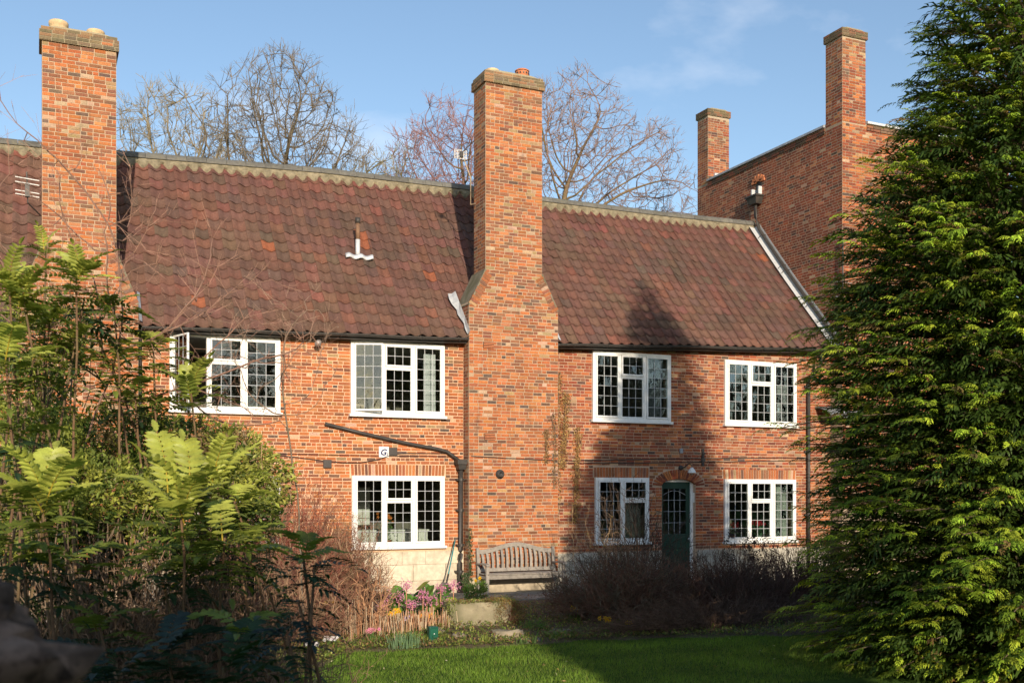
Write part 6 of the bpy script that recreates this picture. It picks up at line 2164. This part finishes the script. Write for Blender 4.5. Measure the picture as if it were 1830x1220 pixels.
# lawn blades
n = 95000
r = np.random.default_rng(8)
x = r.uniform(1.5, 12.5, n); y = r.uniform(10.3, 15.0, n)
m = y < ey(x) + .06
x, y = x[m], y[m]; n = len(x)
patch = .75 + .5 * np.array([mn.noise(Vector((a * 1.1, b_ * 1.5, 0))) + .5 for a, b_ in zip(x[::1], y[::1])])
h = r.uniform(.025, .06, n) * np.clip(patch, .6, 1.3)
a = r.uniform(0, 2 * PI, n); ww = r.uniform(.002, .004, n)
sd_ = np.c_[np.cos(a) * ww, np.sin(a) * ww, np.zeros(n)]
base = np.c_[x, y, np.zeros(n)]
tip = base + np.c_[r.normal(0, .018, n), r.normal(0, .018, n), h]
V_ = np.stack([base - sd_, base + sd_, tip], 1).reshape(-1, 3)
F_ = np.arange(3 * n).reshape(-1, 3)
gc = np.array([.165, .265, .034])[None] * (np.clip(patch, .6, 1.4) * r.uniform(.7, 1.3, n))[:, None]
yl = r.random(n) < .06; gc[yl] = np.array([.25, .24, .08])
o = obj('grass', mesh_np('grass', V_, F_, m_grassm, gc)); tag(o, 'short mown green lawn grass', 'grass', None, 'stuff')

r = np.random.default_rng(77); n = 70
x = r.uniform(3, 11, n); y = r.uniform(11.2, 14.4, n)
B = basis_from(unit(np.c_[r.normal(0, 1, n), r.normal(0, 1, n), r.normal(0, .3, n)]), unit(np.c_[r.normal(0, .4, n), r.normal(0, .4, n), np.ones(n)]))
V_, F_ = scatter(LV2, LF2, np.c_[x, y, np.full(n, .045)], B, r.uniform(.03, .06, n))
nb = NB(); nb.add(V_, F_, np.array([(.42, .28, .12), (.3, .17, .08), (.5, .45, .3)])[r.integers(0, 3, n)])
o = obj('fallen_leaves', nb.mesh('fallen_leaves', m_leaf)); tag(o, 'a few dead leaves lying on the mown lawn', 'leaves', None, 'stuff')

# ---- behind the viewer: unseen hedges shaped to shade the near beds, trees mirrored in the window panes
def hedge(label, x0, x1, y0, y1, h, seed):
    r = np.random.default_rng(seed)
    e = empty('shade_hedge', ((x0 + x1) / 2, (y0 + y1) / 2, 0), label, 'hedge', 'unseen hedges added behind the viewer for shade')
    m = MB(); m.box((x0 + .12, y0 + .12, 0), (x1 - .12, y1 - .12, h - .15)); m.obj('inner_branches', m_soil, e)
    n = int(((x1 - x0) * (y1 - y0) + 2 * (x1 - x0 + y1 - y0) * h) * 160)
    P = np.c_[r.uniform(x0, x1, n), r.uniform(y0, y1, n), r.uniform(0, h, n)]
    f = r.integers(0, 5, n)
    P[f == 0, 0] = x0; P[f == 1, 0] = x1; P[f == 2, 1] = y0; P[f == 3, 1] = y1; P[f == 4, 2] = h
    P += r.normal(0, .07, P.shape)
    B = basis_from(unit(r.normal(0, 1, (n, 3))), unit(r.normal(0, 1, (n, 3))))
    V_, F_ = scatter(LV2, LF2, P, B, np.full(n, .16)); nb = NB(); nb.add(V_, F_, np.array([.05, .09, .02])[None] * r.uniform(.6, 1.4, (n, 1)))
    o = obj('foliage', nb.mesh('foliage', m_leaf), e); o['kind'] = 'stuff'


hedge('unseen tall hedge added behind the viewer to shade the mahonias', -9, .1, -3.2, -1.8, 4.25, 101)
hedge('unseen lower hedge added behind the viewer, letting sun onto the lawn', .1, 3.8, -3.2, -1.8, 3.1, 102)
hedge('unseen tall hedge block added behind the viewer to shade lawn and shrubs', 3.95, 6.85, -3.2, -1.8, 6.7, 103)
def evergreen(label, x, y, h, rad, seed):
    r = np.random.default_rng(seed)
    e = empty('evergreen_tree', (x, y, 0), label, 'tree', 'evergreens across the garden')
    m = MB(); m.tube([(x, y, 0), (x, y, h * .5), (x, y, h * .97)], [.35, .22, .03], 8); m.obj('trunk', m_bark, e)
    m = MB(); m.lathe((x, y, 0), [(rad * .6, .3), (rad * .75, h * .2), (rad * .5, h * .6), (.05, h * .95)], 12, col=(.3, .5, .3)); m.obj('inner_branches', m_soil, e)
    n = 3000
    zt = 1 - (1 - r.random(n)) ** .6; ph = r.uniform(0, 2 * PI, n)
    R_ = rad * (1 - zt) ** .7 * (.8 + .15 * np.sin(ph * 5 + zt * 30)) * r.uniform(.75, 1.1, n)
    P = np.c_[x + np.cos(ph) * R_, y + np.sin(ph) * R_, .2 + zt * h]
    B = basis_from(unit(np.c_[np.cos(ph), np.sin(ph), r.normal(-.2, .4, n)]), unit(np.c_[r.normal(0, .4, n), r.normal(0, .4, n), np.ones(n)]))
    V_, F_ = scatter(LV2, LF2, P, B, r.uniform(.5, .9, n)); nb = NB(); nb.add(V_, F_, np.array([.035, .06, .018])[None] * r.uniform(.6, 1.4, (n, 1)))
    o = obj('foliage', nb.mesh('foliage', m_leaf), e); o['kind'] = 'stuff'


for k, (x, y, h, rad) in enumerate(((-22, -26, 10, 4), (-15, -27, 10.5, 4), (-8, -26, 10, 4), (-1, -27, 10.5, 4), (6, -26, 10, 4), (13, -27, 12, 4.5), (20, -26, 14, 4.5), (27, -27, 16, 5), (34, -26, 15, 5), (41, -25, 17, 5), (48, -26, 15, 5), (55, -24, 17, 5), (62, -25, 16, 5))):
    evergreen('dark evergreen tree across the garden, seen only in the window panes', x, y, h, rad, 200 + k)  # row filled out to block low sky glow, also mirrored in the panes
for k, (x, y, h) in enumerate(((9, -17, 11), (15, -19, 13), (21, -18, 12), (29, -20, 13), (38, -19, 12), (47, -21, 13))):
    bare_tree('bare tree across the garden, seen only in the window panes', 110 + k, (x, y, 0), (x, y, h * .3), [(x, y, h * .62, 2.8, 2.2, h * .38)], 420, .5, 2.4, .7, .03, .8, (.13, .11, .08), group='bare trees across the garden', twigs=2, twigr=.015, bark_col=(.6, .5, .4))
